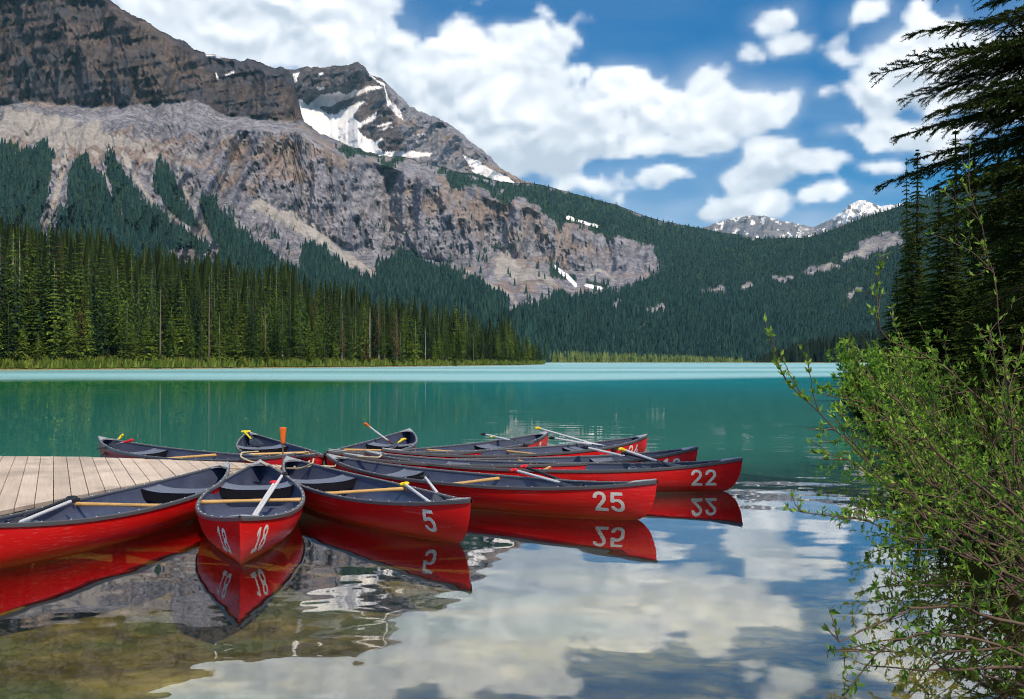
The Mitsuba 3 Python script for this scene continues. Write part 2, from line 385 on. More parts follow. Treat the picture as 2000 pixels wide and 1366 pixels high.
def poly_mask(XX, YY, polys, soft=6.0, warp=14.0, seed=0):
    q = np.stack([XX / 26, YY / 26, XX * 0 + seed], -1)
    wx, wy = XX + (meshkit.fbm(q, 4, seed) - .5) * 2 * warp, YY + (meshkit.fbm(q + 31, 4, seed + 5) - .5) * 2 * warp
    out = np.zeros(XX.shape)
    for p in polys:
        P = Polygon(p)
        x0, y0, x1, y1 = P.bounds
        near = (wx > x0 - soft) & (wx < x1 + soft) & (wy > y0 - soft) & (wy < y1 + soft)
        pt = shapely.points(wx[near], wy[near])
        ins = shapely.contains(P, pt)
        dist = shapely.distance(P.exterior, pt)
        out[near] = np.maximum(out[near], np.clip(.5 + np.where(ins, dist, -dist) / soft, 0, 1))
    return out


def line_mask(XX, YY, lines, warp=5.0, seed=3):
    q = np.stack([XX / 18, YY / 18, XX * 0 + seed], -1)
    wx, wy = XX + (meshkit.fbm(q, 3, seed) - .5) * 2 * warp, YY + (meshkit.fbm(q + 31, 3, seed) - .5) * 2 * warp
    out = np.zeros(XX.shape)
    for pts in lines:
        p = np.array(pts, float)           # x, y, half width
        for a, b in zip(p[:-1], p[1:]):
            d = b[:2] - a[:2]
            t = np.clip(((wx - a[0]) * d[0] + (wy - a[1]) * d[1]) / (d @ d), 0, 1)
            dist = np.hypot(wx - a[0] - t * d[0], wy - a[1] - t * d[1])
            w = a[2] + t * (b[2] - a[2])
            out = np.maximum(out, np.clip(1.1 - dist / w * .6, 0, 1))
    return out


TREES_FAR = []


def scatter(XX, YY, PP, forest, n, seed, hmin, hmax):
    r = np.random.default_rng(seed)
    nr, nc = XX.shape
    i, j = r.integers(0, nr - 1, n * 3), r.integers(0, nc - 1, n * 3)
    ok = forest[i, j] > r.uniform(.25, .95, n * 3)
    i, j = i[ok][:n], j[ok][:n]
    fi, fj = r.random(len(i))[:, None], r.random(len(i))[:, None]
    p = PP[i, j] * (1 - fi) * (1 - fj) + PP[i + 1, j] * fi * (1 - fj) + PP[i, j + 1] * (1 - fi) * fj + PP[i + 1, j + 1] * fi * fj
    TREES_FAR.append((p, r.uniform(hmin, hmax, len(p))))


# -- the front massif: cliff on the left, scree slopes, grey headwall, forested shoulder on the right
crest1 = interp([(-800, -300), (-300, -190), (0, -95), (120, -45), (215, 2), (262, 27), (300, 50), (350, 78), (385, 97), (402, 104), (440, 114), (475, 117), (505, 119), (535, 130), (560, 137), (572, 150), (580, 185), (588, 222), (594, 237), (620, 255), (645, 270), (690, 288), (730, 300), (790, 309), (850, 322), (900, 336), (950, 350), (1000, 356), (1040, 358), (1062, 362), (1120, 377), (1200, 399), (1250, 417), (1290, 431), (1330, 438), (1400, 452), (1480, 465), (1700, 500)])
cliffb = interp([(-800, 150), (0, 200), (100, 200), (200, 208), (300, 200), (380, 195), (440, 225), (520, 232), (590, 238), (640, 270), (1700, 510)])
walltop = interp([(-800, 210), (0, 235), (300, 240), (590, 262), (650, 290), (780, 332), (880, 352), (960, 392), (1020, 398), (1060, 420), (1110, 444), (1200, 466), (1280, 490), (1700, 540)])
wallbot = interp([(-800, 290), (0, 300), (200, 300), (400, 340), (500, 390), (600, 440), (700, 500), (800, 500), (900, 520), (960, 505), (1050, 505), (1110, 530), (1200, 530), (1290, 530), (1700, 590)])
foot1 = interp([(-800, 690), (600, 690), (900, 700), (1060, 708), (1700, 708)])
XX, VV = np.meshgrid(np.arange(-720, 1560, 2.6), np.linspace(0, 1, 270))
Cr = crest1(XX)
sky_rough = (meshkit.fbm(np.stack([XX / 13, XX * 0, XX * 0 + 4], -1), 4, 2) - .5) * np.interp(XX, [560, 640, 1000, 1060], [13, 10, 6, 3])
Cr = Cr + sky_rough
YY = Cr + (foot1(XX) - Cr) * VV
Dc = np.interp(XX, [-800, 0, 600, 1000, 1200, 1560], [2500, 2600, 2750, 3200, 3400, 3600])
knots = [Cr, np.maximum(cliffb(XX), Cr + 2), np.maximum(walltop(XX), Cr + 4), np.maximum(wallbot(XX), Cr + 6), 0 * XX + 600, foot1(XX)]
right = sstep(950, 1150, XX)
Ds = [Dc, Dc - np.interp(XX, [-800, 560, 640], [190, 190, 40]), Dc - np.interp(XX, [-800, 590, 700, 1200], [480, 420, 260, 420]), Dc - np.interp(XX, [-800, 400, 700, 1200], [760, 760, 520, 640]), 1150 + 600 * right, 620 + 500 * right]
DD = np.zeros_like(XX)
for (ya, da), (yb, db) in zip(zip(knots[:-1], Ds[:-1]), zip(knots[1:], Ds[1:])):
    inside = (YY >= ya) & (YY <= yb + 1e-6)
    t = np.clip((YY - ya) / np.maximum(yb - ya, 1e-3), 0, 1)
    DD = np.where(inside, da + (db - da) * t, DD)
DD = np.where(DD == 0, Ds[-1], DD)
cliff = sstep(10, -10, YY - cliffb(XX)) * sstep(640, 560, XX)
wall = sstep(-10, 15, YY - walltop(XX)) * sstep(15, -15, YY - wallbot(XX)) * sstep(480, 640, XX) * sstep(1330, 1250, XX)
rocky = np.maximum(np.maximum(cliff, wall), .35 * sstep(700, 560, XX) * sstep(420, 330, YY))
butt = ridged(np.stack([XX / 95, YY / 330, XX * 0 + 1], -1), 5, 7) - .5
fine = ridged(np.stack([XX / 20 + YY / 70, YY / 75, XX * 0 + 5], -1), 5, 17) - .5
fine2 = ridged(np.stack([XX / 9 - YY / 30, YY / 22 + XX / 60, XX * 0 + 9], -1), 4, 19) - .5
ledge = (meshkit.fbm(np.stack([XX / 90, YY / 9 + XX / 45, XX * 0 + 2], -1), 4, 23) - .5)
DD = DD - (butt * 400 + fine * 95 + ledge * (30 * cliff + 14) + fine2 * 30 * (1 - .4 * cliff)) * rocky * sstep(0, .03, VV)
rill = ridged(np.stack([XX / 60 + YY / 130, YY / 300, XX * 0 + 8], -1), 4, 29) - .5
DD = DD - (rill * 330 + fine * 95 + fine2 * 40) * (1 - rocky) * sstep(.02, .12, VV) * sstep(1, .8, VV)
PP = at(XX, YY, DD)
forest_polys = [[(-760, 330), (-300, 320), (-100, 300), (0, 292), (22, 286), (40, 300), (62, 290), (100, 285), (112, 300), (106, 345), (88, 430), (70, 520), (-760, 520)],
                [(134, 318), (142, 300), (160, 298), (172, 312), (190, 335), (212, 360), (230, 420), (300, 470), (330, 520), (90, 520), (112, 440), (130, 380)],
                [(198, 305), (215, 298), (235, 305), (248, 330), (255, 360), (290, 395), (340, 435), (410, 482), (300, 490), (240, 430), (210, 360)],
                [(305, 330), (318, 315), (332, 340), (346, 375), (372, 420), (395, 455), (360, 440), (320, 405), (300, 370)],
                [(380, 385), (410, 395), (450, 425), (490, 462), (530, 492), (560, 520), (600, 548), (430, 520), (400, 470)],
                [(0, 520), (600, 520), (700, 560), (1000, 610), (1100, 720), (0, 720)],
                [(596, 470), (618, 478), (650, 502), (690, 528), (720, 545), (740, 520), (760, 500), (790, 497), (850, 505), (900, 524), (950, 556), (990, 588), (985, 640), (700, 640), (620, 548), (585, 505)],
                [(655, 283), (700, 292), (760, 306), (790, 311), (780, 322), (720, 309), (670, 297)],
                [(835, 322), (880, 330), (920, 348), (990, 362), (1060, 360), (1120, 374), (1200, 397), (1290, 429), (1400, 449), (1560, 470), (1560, 720), (1010, 720), (1005, 640), (1050, 590), (1120, 580), (1200, 570), (1290, 525), (1275, 478), (1200, 462), (1130, 445), (1080, 425), (1040, 402), (990, 384), (930, 366), (880, 352)],
                [(1070, 505), (1090, 520), (1120, 548), (1100, 548), (1080, 530)], [(1150, 545), (1185, 560), (1150, 562)]]
patchy = meshkit.fbm(np.stack([XX / 14, YY / 10, XX * 0 + 6], -1), 3, 33)
forest = np.clip(poly_mask(XX, YY, forest_polys, soft=26, warp=20, seed=2) * 1.15 - .9 * np.clip(patchy - .5, 0, 1) * sstep(600, 430, YY), 0, 1)
forest = np.maximum(forest, .42 * sstep(.60, .70, patchy) * sstep(300, 360, YY - .1 * XX) * sstep(1300, 1000, XX))
chutes = line_mask(XX, YY, [[(128, 270, 26), (118, 330, 13), (108, 385, 12), (92, 440, 10)], [(185, 300, 8), (205, 345, 4), (215, 380, 3)], [(240, 300, 13), (262, 345, 8), (295, 395, 7), (345, 432, 4), (425, 490, 4)],
                            [(345, 320, 10), (358, 365, 6), (384, 415, 6), (400, 455, 6), (425, 490, 4)], [(500, 400, 18), (560, 430, 18), (640, 470, 14), (725, 535, 8)],
                            [(910, 528, 4), (960, 556, 5), (1000, 580, 8), (1012, 600, 6), (988, 622, 4)], [(1040, 592, 4), (1055, 598, 4)], [(1055, 440, 3), (1066, 470, 5)], [(1195, 612, 4), (1210, 590, 5)], [(1270, 610, 6), (1292, 602, 7)], [(1245, 650, 5), (1262, 642, 4)]])
forest = np.clip(forest - 1.4 * chutes, 0, 1)
scree_polys = [[(-760, 235), (0, 210), (120, 216), (200, 240), (290, 272), (430, 302), (400, 316), (240, 300), (120, 305), (0, 280), (-760, 320)],
               [(965, 478), (985, 470), (1010, 500), (1050, 520), (1090, 545), (1112, 570), (1060, 576), (1000, 560), (970, 540), (955, 545)], [(1130, 520), (1200, 530), (1235, 545), (1200, 560), (1150, 556), (1120, 540)],
               [(520, 395), (590, 425), (660, 470), (730, 540), (690, 535), (610, 480), (540, 440)]]
scree = np.maximum(poly_mask(XX, YY, scree_polys, soft=40, warp=30, seed=9), chutes)
snow = line_mask(XX, YY, [[(402, 105, 4), (428, 110, 3)], [(421, 142, 2), (424, 152, 3)], [(440, 146, 2), (455, 139, 3)], [(1109, 425, 4), (1118, 428, 4)], [(1128, 431, 3), (1150, 437, 3), (1170, 443, 3)], [(1083, 520, 3), (1110, 542, 4), (1124, 558, 4)], [(1145, 558, 4), (1172, 563, 4)]], warp=2)
lvl = np.clip(1 - cliff, 0, 1) * np.interp(XX, [-800, 590, 1300], [.9, 1.0, 1.0]) + (meshkit.fbm(np.stack([XX / 40, YY / 60, XX * 0], -1), 3, 40) - .5) * .5
zone = np.maximum(np.maximum(np.clip(lvl, 0, 1.2), scree * 2), np.where(snow > .5, 3.2, 0))
forest = np.where(snow > .5, 0, forest)
uv = np.stack([forest, zone], -1).reshape(-1, 2)
back = at(XX[:1], Cr[:1] , Dc[:1]).copy(); back[..., 1] += 1500; back[..., 2] = 0; back[..., 0] *= 1.4
PPb = np.concatenate([back, PP], 0)
struct('mountain', mikit.ply((PPb.reshape(-1, 3), grid_faces(*PPb.shape[:2])), 'mountain_rock', smooth=True, uv=np.vstack([np.zeros((XX.shape[1], 2)), uv])), 'massive brown cliffed mountain with pale scree chutes and a grey rock headwall')
scatter(XX, YY, PP, forest * (VV > .012), 30000, 3, 8, 19)

# -- the snowy peak behind
crest2 = interp([(430, 160), (560, 134), (575, 133), (605, 130), (640, 129), (672, 127), (688, 124), (698, 120), (708, 128), (722, 143), (745, 152), (762, 170), (780, 186), (800, 206), (830, 222), (860, 232), (885, 248), (908, 265), (930, 285), (955, 302), (965, 317), (1000, 342), (1030, 354), (1062, 364), (1140, 400), (1250, 440)])
XX, VV = np.meshgrid(np.arange(470, 1180, 1.7), np.linspace(0, 1, 150))
Cr = crest2(XX) + (meshkit.fbm(np.stack([XX / 8, XX * 0, XX * 0 + 4], -1), 4, 6) - .5) * 7
YY = Cr + (450 - Cr) * VV
rel = YY - Cr
DD = 4600 - 6.2 * rel + .004 * rel ** 2
DD = DD + 380 * np.exp(-((XX - 640) / 70) ** 2) * sstep(30, 80, rel)
calm_ = 1 - .7 * poly_mask(XX, YY, [[(575, 185), (660, 170), (745, 165), (720, 250), (745, 300), (850, 292), (850, 312), (740, 315), (640, 280), (580, 240)]], soft=25, warp=4, seed=1)
DD -= (ridged(np.stack([XX / 70 + YY / 90, YY / 160, XX * 0 + 3], -1), 5, 31) - .5) * 520 * sstep(0, 14, rel) * calm_
DD -= (ridged(np.stack([XX / 20, YY / 14 + XX / 40, XX * 0 + 3], -1), 4, 35) - .5) * 130 * sstep(0, 8, rel) * calm_
PP = at(XX, YY, DD)
snow_polys = [[(575, 192), (600, 200), (640, 184), (690, 176), (735, 168), (748, 172), (700, 186), (660, 198), (622, 216), (650, 222), (690, 208), (712, 198), (700, 216), (690, 228), (704, 236), (735, 218), (728, 232), (700, 250), (712, 268), (735, 282), (745, 296), (800, 292), (846, 298), (840, 306), (790, 306), (750, 310), (700, 296), (650, 276), (600, 246), (580, 226)],
              [(748, 165), (756, 190), (770, 200), (790, 230), (776, 224), (758, 208), (752, 190)], [(905, 302), (930, 316), (965, 334), (1012, 360), (1000, 362), (950, 346), (925, 334)], [(572, 140), (584, 142), (580, 160), (572, 162)]]
snow = poly_mask(XX, YY, snow_polys, soft=5, warp=7, seed=6)
snow = np.maximum(snow, line_mask(XX, YY, [[(622, 146, 3), (630, 143, 2)], [(622, 172, 3), (632, 172, 2)], [(738, 246, 2), (762, 240, 2)], [(742, 254, 2), (765, 246, 2)], [(815, 265, 2), (830, 262, 2)], [(815, 276, 2), (830, 272, 2)], [(722, 148, 2), (750, 165, 2)], [(735, 280, 3), (745, 272, 2)]], warp=2))
speck = sstep(.62, .70, meshkit.fbm(np.stack([XX / 9, YY / 6, XX * 0 + 2], -1), 3, 71))
snow = snow * (1 - .45 * speck * (rel > 20))
rightflank = sstep(-30, 40, (XX - 760) * .8 - rel * .35)
zone = np.where(snow > .42, 3.3, .35 + .75 * rightflank + .3 * sstep(150, 60, rel) * 0)
fz = sstep(330, 345, YY) * sstep(820, 900, XX) * (snow < .45) * sstep(20, 32, rel - (XX > 1020) * 30)
struct('snowy_peak', mikit.ply((PP.reshape(-1, 3), grid_faces(*XX.shape)), 'mountain_rock', smooth=True, uv=np.stack([fz, zone], -1).reshape(-1, 2)), 'pointed grey peak with a snow bowl behind the cliffs')

# -- the forested mountain on the right
crest3 = interp([(900, 690), (1010, 640), (1080, 610), (1180, 580), (1300, 535), (1400, 490), (1470, 470), (1530, 464), (1570, 465), (1600, 458), (1650, 440), (1700, 421), (1745, 407), (1850, 372), (2000, 330), (2400, 230)])
XX, VV = np.meshgrid(np.arange(905, 2300, 3.6), np.linspace(0, 1, 120))
Cr = crest3(XX)
YY = Cr + (708 - Cr) * VV
DD = 1080 + (np.interp(XX, [900, 1500, 2300], [1500, 2900, 2600]) - 1080) * (1 - VV) ** .8
DD -= (ridged(np.stack([XX / 150 + YY / 200, YY / 300, XX * 0 + 3], -1), 4, 51) - .5) * 420 * sstep(0, .1, VV) * sstep(1, .8, VV)
PP = at(XX, YY, DD)
bare = line_mask(XX, YY, [[(1655, 505, 9), (1700, 480, 14), (1740, 470, 18)], [(1510, 548, 5), (1545, 543, 5)], [(1570, 535, 4), (1620, 522, 6), (1640, 525, 4)], [(1375, 570, 6), (1410, 565, 8)], [(1455, 560, 6), (1470, 553, 4)], [(1258, 612, 6), (1292, 602, 6)], [(1228, 645, 7), (1245, 640, 5)], [(1190, 612, 4), (1212, 588, 6)], [(1650, 575, 5), (1680, 570, 6)], [(1120, 610, 5), (1140, 605, 5)], [(1215, 672, 4), (1230, 674, 3)]], warp=12)
holes = sstep(.60, .68, meshkit.fbm(np.stack([XX / 22, YY / 14, XX * 0 + 2], -1), 3, 61)) * .25
forest = np.clip(1 - 1.0 * bare - holes, 0, 1)
struct('forested_hill', mikit.ply((PP.reshape(-1, 3), grid_faces(*XX.shape)), 'mountain_rock', smooth=True, uv=np.stack([forest, 1 + .6 * bare], -1).reshape(-1, 2)), 'steep hill covered in dark conifers on the right of the valley')
scatter(XX, YY, PP, forest, 44000, 4, 6, 14)

# -- far peaks
XX, VV = np.meshgrid(np.arange(1290, 2100, 2.2), np.linspace(0, 1, 50))
crest4 = interp([(1290, 475), (1360, 450), (1385, 441), (1410, 432), (1440, 424), (1470, 420), (1490, 421), (1520, 430), (1555, 436), (1590, 444), (1620, 430), (1645, 414), (1662, 398), (1676, 392), (1690, 391), (1705, 396), (1720, 403), (1732, 400), (1760, 398), (1900, 380), (2100, 330)])
Cr = crest4(XX) + (meshkit.fbm(np.stack([XX / 6, XX * 0, XX * 0 + 4], -1), 4, 6) - .5) * 4
YY = Cr + (520 - Cr) * VV
rel = YY - Cr
DD = 9500 - 26 * rel - (ridged(np.stack([XX / 30 + YY / 50, YY / 60, XX * 0], -1), 5, 81) - .5) * 900 * sstep(0, 6, rel)
sn = sstep(.5, .6, meshkit.fbm(np.stack([XX / 10, YY / 7, XX * 0 + 2], -1), 4, 83) + .30 * sstep(1600, 1660, XX) * sstep(40, 10, rel) - .11 + .1 * sstep(444, 455, YY) * sstep(1500, 1540, XX))
struct('far_peaks', mikit.ply((at(XX, YY, DD).reshape(-1, 3), grid_faces(*XX.shape)), 'mountain_rock', smooth=True, uv=np.stack([XX * 0, np.where(sn > .5, 3.2, 1.15)], -1).reshape(-1, 2)), 'distant peaks with snow patches at the end of the valley')


# -- the conifers of the slopes: far off, one mass
def cones(P, Ht, seed, tint=((.014, .040, .044), (.036, .082, .070)), slim=.20):
    r = np.random.default_rng(seed)
    n, k = len(P), 5
    ang = np.arange(k) / k * 2 * PI
    vs, fs, cs = [], [], []
    col = np.asarray(tint[0]) + (np.asarray(tint[1]) - tint[0]) * (r.random((n, 1)) ** 1.5)
    base = 0
    for z0, z1, w in ((.0, .62, 1.0), (.38, 1.0, .68)):
        rad = Ht * slim * w * r.uniform(.75, 1.2, n)
        a = ang[None] + r.random((n, 1)) * 6
        ring = np.stack([np.cos(a) * rad[:, None], np.sin(a) * rad[:, None], np.repeat((Ht * z0)[:, None], k, 1)], -1) + P[:, None]
        top = P + np.stack([r.normal(0, .1, n), r.normal(0, .1, n), Ht * z1], -1)
        v = np.concatenate([ring, top[:, None]], 1)
        idx = np.arange(n)[:, None, None] * (k + 1) + base
        tri = np.stack([np.arange(k), (np.arange(k) + 1) % k, np.full(k, k)], -1)[None]
        vs.append(v.reshape(-1, 3)); fs.append((tri + idx).reshape(-1, 3)); cs.append(np.repeat(col, k + 1, 0))
        base += n * (k + 1)
    return np.vstack(vs), np.vstack(fs), np.vstack(cs)


P = np.vstack([a for a, _ in TREES_FAR]); Ht = np.concatenate([b for _, b in TREES_FAR])
v, f, c = cones(P - [0, 0, 1], Ht, 9)
scene['slope_forest'] = mikit.ply((v, f), 'vertex_green', color=c)
labels['slope_forest'] = {'label': 'far dark conifer forest covering the lower mountain slopes', 'category': 'forest', 'kind': 'stuff'}
# marsh flat at the far end of the lake and the low wooded spit on the right
r = np.random.default_rng(12)
n = 1500
X, D = r.uniform(1000, 1450, n), r.uniform(960, 1200, n)
p = at(X, 0 * X + 700, D); p[:, 2] = .3
v, f, c = cones(p, r.uniform(3.5, 9.5, n) * np.interp(X, [1050, 1150, 1440], [1.35, 1.2, .6]), 5, ((.08, .13, .045), (.20, .26, .09)), .22)
scene['marsh_thicket'] = mikit.ply((v, f), 'vertex_green', color=c)
labels['marsh_thicket'] = {'label': 'pale green thicket of young trees on the flat far shore', 'category': 'thicket', 'kind': 'stuff'}
n = 900
X, D = r.uniform(1470, 2100, n), r.uniform(860, 980, n)
p = at(X, 0 * X + 700, D); p[:, 2] = .5
v, f, c = cones(p, r.uniform(.7, 1.05, n) * np.interp(X, [1470, 1500, 1560, 1640, 1760, 2100], [3, 9, 18, 25, 29, 34]), 6, ((.012, .020, .014), (.028, .040, .022)), .16)
scene['spit_forest'] = mikit.ply((v, f), 'vertex_green', color=c)
labels['spit_forest'] = {'label': 'dark low wooded spit on the far right shore of the lake', 'category': 'forest', 'kind': 'stuff'}
fl = np.array([onz(x, 708.7, 0)[:2] for x in (900, 1500, 2300)])
shore_strip(resample(np.vstack([[-400, 860], [-60, 900], at(np.array([1010, 1120, 1250, 1400, 1460]), 0, 930.0)[:, :2], at(np.array([1500, 1700, 2200]), 0, 845.0)[:, :2]]), 25), -1, [(-6, -1), (0, 0.05), (8, .4), (120, 1.5), (500, 3)], 'far_shore', 'meadow', 'flat marshy shore at the far end of the lake')

# ------------------------------------------------------------------ spruces
def spruce(h, R, nw, nb, seed, low=.05, fronds=1, power=.85, droop=.32):
    """crown of a conifer: whorls of drooping boughs, each a serrated frond"""
    r = np.random.default_rng(seed)
    V, Fc, n = [], [], 0
    for i in range(nw):
        t = (i + r.random() * .8) / nw
        z = h * (low + (1 - low) * t)
        rad = R * (1 - t) ** power * r.uniform(.7, 1.15) + .12
        if t < .12: rad *= .6 + 3.3 * t
        k = max(4, int(nb * (1 - .45 * t)))
        for a in np.arange(k) / k * 2 * PI + r.random() * 6:
            a += r.normal(0, .25)
            L = rad * r.uniform(.65, 1.15)
            d = np.array([math.cos(a), math.sin(a), 0]); s = np.array([-d[1], d[0], 0])
            m = 4
            w = L * .30 + .10
            sp = np.array([[0, 0, 0]] * m, float)
            for q in range(m):
                u = q / (m - 1)
                sp[q] = d * L * u + [0, 0, z + L * (.12 * u - droop * 1.9 * u * u + droop * .7 * u ** 3)]
            pts = [sp[0]]
            idx = [0]
            for q in range(m - 1):
                mid = sp[q] * .35 + sp[q + 1] * .65
                ww = w * (1.0 - .62 * q / (m - 1)) * r.uniform(.7, 1.2)
                pts += [sp[q + 1], mid + s * ww + d * ww * .25 - [0, 0, ww * r.uniform(.25, .7)], mid - s * ww + d * ww * .25 - [0, 0, ww * r.uniform(.25, .7)]]
                a0, b0 = idx[-1], len(pts) - 3
                Fc += [[n + a0, n + b0 + 1, n + b0], [n + a0, n + b0, n + b0 + 2]]
                idx.append(b0)
            V.append(np.array(pts)); n += len(pts)
    top = np.array([[0, 0, h * 1.015], [.10, 0, h * .93], [-.06, .09, h * .93], [-.06, -.09, h * .93]])
    Fc += [[n, n + 1, n + 2], [n, n + 2, n + 3], [n, n + 3, n + 1]]
    V.append(top)
    return np.vstack(V), np.array(Fc)


crowns = [mikit.ply(spruce(20, R, nw, nb, 100 + k, low, 1, pw, dp), 'spruce_green_0') for k, (R, nw, nb, low, pw, dp) in enumerate(
    [(2.6, 32, 10, .04, .85, .32), (2.2, 30, 9, .08, .8, .40), (2.9, 33, 10, .02, .95, .28), (2.1, 31, 8, .18, .72, .42), (2.5, 29, 9, .06, 1.0, .3), (2.0, 33, 8, .12, .68, .44)])]
trunk_mesh = tube([(0, 0, -1.5), (0, 0, 6), (0, 0, 13), (0, 0, 19)], [.26, .21, .13, .03], 6)
trunks = {m: mikit.ply(trunk_mesh, m) for m in ('bark_dark', 'bark_grey', 'bark_pale')}
topline = interp([(-420, 370), (0, 400), (60, 422), (100, 412), (150, 435), (200, 430), (260, 465), (300, 458), (360, 490), (430, 480), (480, 512), (560, 500), (620, 540), (680, 535), (740, 560), (800, 570), (860, 588), (905, 585), (940, 620), (985, 600), (1020, 635), (1062, 672)])
base_row = interp(left_px)
rt = np.random.default_rng(42)
TONES = ('dark green', 'mid green', 'bluish dark', 'light yellow green', 'brownish half bare')
STRETCH = ('at the left picture edge', 'above the dock', 'left of the orange stake', 'above the orange stake', 'right of the orange stake', 'right of the bare pale trunk', 'above canoe 1', 'near the right end of the forest')


def tree_label(X, off, top_row, col, rel):
    """tone, size, row and stretch of the shore"""
    row = 'front row' if off < 6 else 'second row' if off < 15 else 'third row' if off < 28 else 'back row'
    size = 'tall' if rel > .86 else 'middling' if rel > .62 else 'short'
    where = STRETCH[int(np.searchsorted([110, 300, 480, 610, 690, 800, 930], X))]
    return f'{size} {TONES[col]} spruce, {row} {where}'


def left_tree(X, off, top_row, col, var, label=None, group=None, bark='bark_dark', name='spruce_tree', wide=1.0):
    """a spruce of the left forest, off metres behind the shoreline, as tall as its top row asks"""
    D0 = F * HC / (base_row(X) - HZ)
    D = D0 + off
    zb = .6 + off * .07
    x = (X - 1000) / F * D
    h = HC + (HZ - top_row) / F * D - zb
    if h < 2: return
    s = h / 20
    sw = (.60 * s + .50) * wide * rt.uniform(.85, 1.15)
    tw = T().translate([float(x), float(D), float(zb)]).rotate([0, 0, 1], float(rt.random() * 360)).scale([float(sw), float(sw), float(s)])
    rel = (base_row(X) - top_row) / (base_row(X) - topline(X))
    text = label or tree_label(X, off, top_row, col, rel)
    k = thing(name, text, 'tree', group or (None if label else text.replace('spruce,', 'spruces,')))
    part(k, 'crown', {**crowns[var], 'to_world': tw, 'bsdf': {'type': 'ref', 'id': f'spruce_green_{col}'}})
    part(k, 'trunk', {**trunks[bark], 'to_world': tw})


left_tree(100, 16, 413, 2, 2, 'tallest dark spruce rising above the forest near the left edge', wide=1.15)
left_tree(36, 22, 402, 0, 0, 'tall dark spruce near the left edge of the picture, left of the tallest')
left_tree(145, 4, 585, 1, 2, 'bushy mid green spruce at the water edge near the left')
left_tree(668, 3, 600, 4, 3, 'thin tree with a long bare pale trunk and sparse crown at the water edge', bark='bark_pale', name='pine_tree', wide=.7)
left_tree(775, 4, 600, 4, 5, 'greyish dying tree with pale branches at the middle of the left shore', bark='bark_pale', name='pine_tree', wide=.75)
left_tree(603, 2, 622, 3, 0, 'bright green bushy young spruce at the shore left of the bare pale trunk', wide=1.1)
left_tree(1064, 3, 655, 0, 5, 'last dark spruce at the tip of the left point', wide=.9)
nt = 0
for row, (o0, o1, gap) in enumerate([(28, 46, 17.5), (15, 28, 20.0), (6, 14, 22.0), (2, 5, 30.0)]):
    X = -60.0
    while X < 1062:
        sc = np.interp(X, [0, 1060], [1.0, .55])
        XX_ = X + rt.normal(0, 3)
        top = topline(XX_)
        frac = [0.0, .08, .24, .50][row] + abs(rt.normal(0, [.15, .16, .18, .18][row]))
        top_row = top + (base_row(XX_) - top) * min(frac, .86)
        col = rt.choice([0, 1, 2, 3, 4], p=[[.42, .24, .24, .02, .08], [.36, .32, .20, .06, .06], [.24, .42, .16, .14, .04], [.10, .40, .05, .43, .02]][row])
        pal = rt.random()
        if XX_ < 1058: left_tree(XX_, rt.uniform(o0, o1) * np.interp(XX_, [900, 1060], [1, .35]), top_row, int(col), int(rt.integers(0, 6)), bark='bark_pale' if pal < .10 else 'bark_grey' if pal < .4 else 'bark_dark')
        nt += 1
        X += gap * sc * rt.uniform(.75, 1.3)
# dead standing trunks
def snag_mesh():
    r = np.random.default_rng(8)
    t_ = [tube([(0, 0, -1), (0, 0, 6), (.05, 0, 12), (.1, .05, 16)], [.20, .16, .10, .03], 7)]
    for z in np.linspace(4, 15.4, 34):
        a = r.random() * 6.28; l = r.uniform(.3, 1.5) * (1 - z / 19)
        t_.append(tube([(0, 0, z), (math.cos(a) * l * .6, math.sin(a) * l * .6, z - .05 * l), (math.cos(a) * l, math.sin(a) * l, z - .3 * l)], [.03, .022, .008], 4))
    return join(t_)


snag, snag_grey = mikit.ply(snag_mesh(), 'bark_pale'), mikit.ply(snag_mesh(), 'bark_grey')
for X, off, top, lab in [(313, 4, 560, 'grey dead trunk among spruces above canoe 18, left of the stake'), (408, 9, 560, 'grey dead tree with short broken branches in the left part of the forest'), (518, 6, 590, 'grey dead trunk between green spruces in the middle of the forest'),
                         (831, 3, 640, 'pale dead trunk at the water edge toward the right part of the forest'), (722, 8, 600, 'thin bleached dead tree right of the bare pale trunk'), (230, 12, 520, 'tall grey dead trunk in the left quarter of the forest'), (925, 3, 650, 'short dead trunk near the right end of the forest')]:
    D = F * HC / (base_row(X) - HZ) + off
    x, zb = (X - 1000) / F * D, .6 + off * .07
    h = (HC + (HZ - top) / F * D - zb) / 16
    k = thing('dead_tree', lab, 'dead tree')
    scene[k] = {**(snag if X in (831, 722) else snag_grey), 'to_world': T().translate([float(x), float(D), float(zb)]).rotate([0, 0, 1], X * 1.0).scale([float(h), float(h), float(h)])}
# the unbroken forest behind the first rows: one mass
n = 1500
X, off = rt.uniform(-420, 1050, n), rt.uniform(48, 130, n)
off = off * np.interp(X, [700, 1050], [1, .3])
X[:160] = rt.uniform(-420, -60, 160); off[:160] = rt.uniform(2, 48, 160)
D = F * HC / (base_row(X) - HZ) + off
p = np.stack([(X - 1000) / F * D, D, .6 + off * .07], -1)
hh = np.clip((HC + (HZ - topline(X) - rt.uniform(4, 70, n)) / F * D - p[:, 2]), 4, 30)
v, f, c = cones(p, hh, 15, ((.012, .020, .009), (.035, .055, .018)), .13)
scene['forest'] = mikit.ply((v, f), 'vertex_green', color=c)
labels['forest'] = {'label': 'dark inner forest behind the spruces of the left shore', 'category': 'forest', 'kind': 'stuff'}


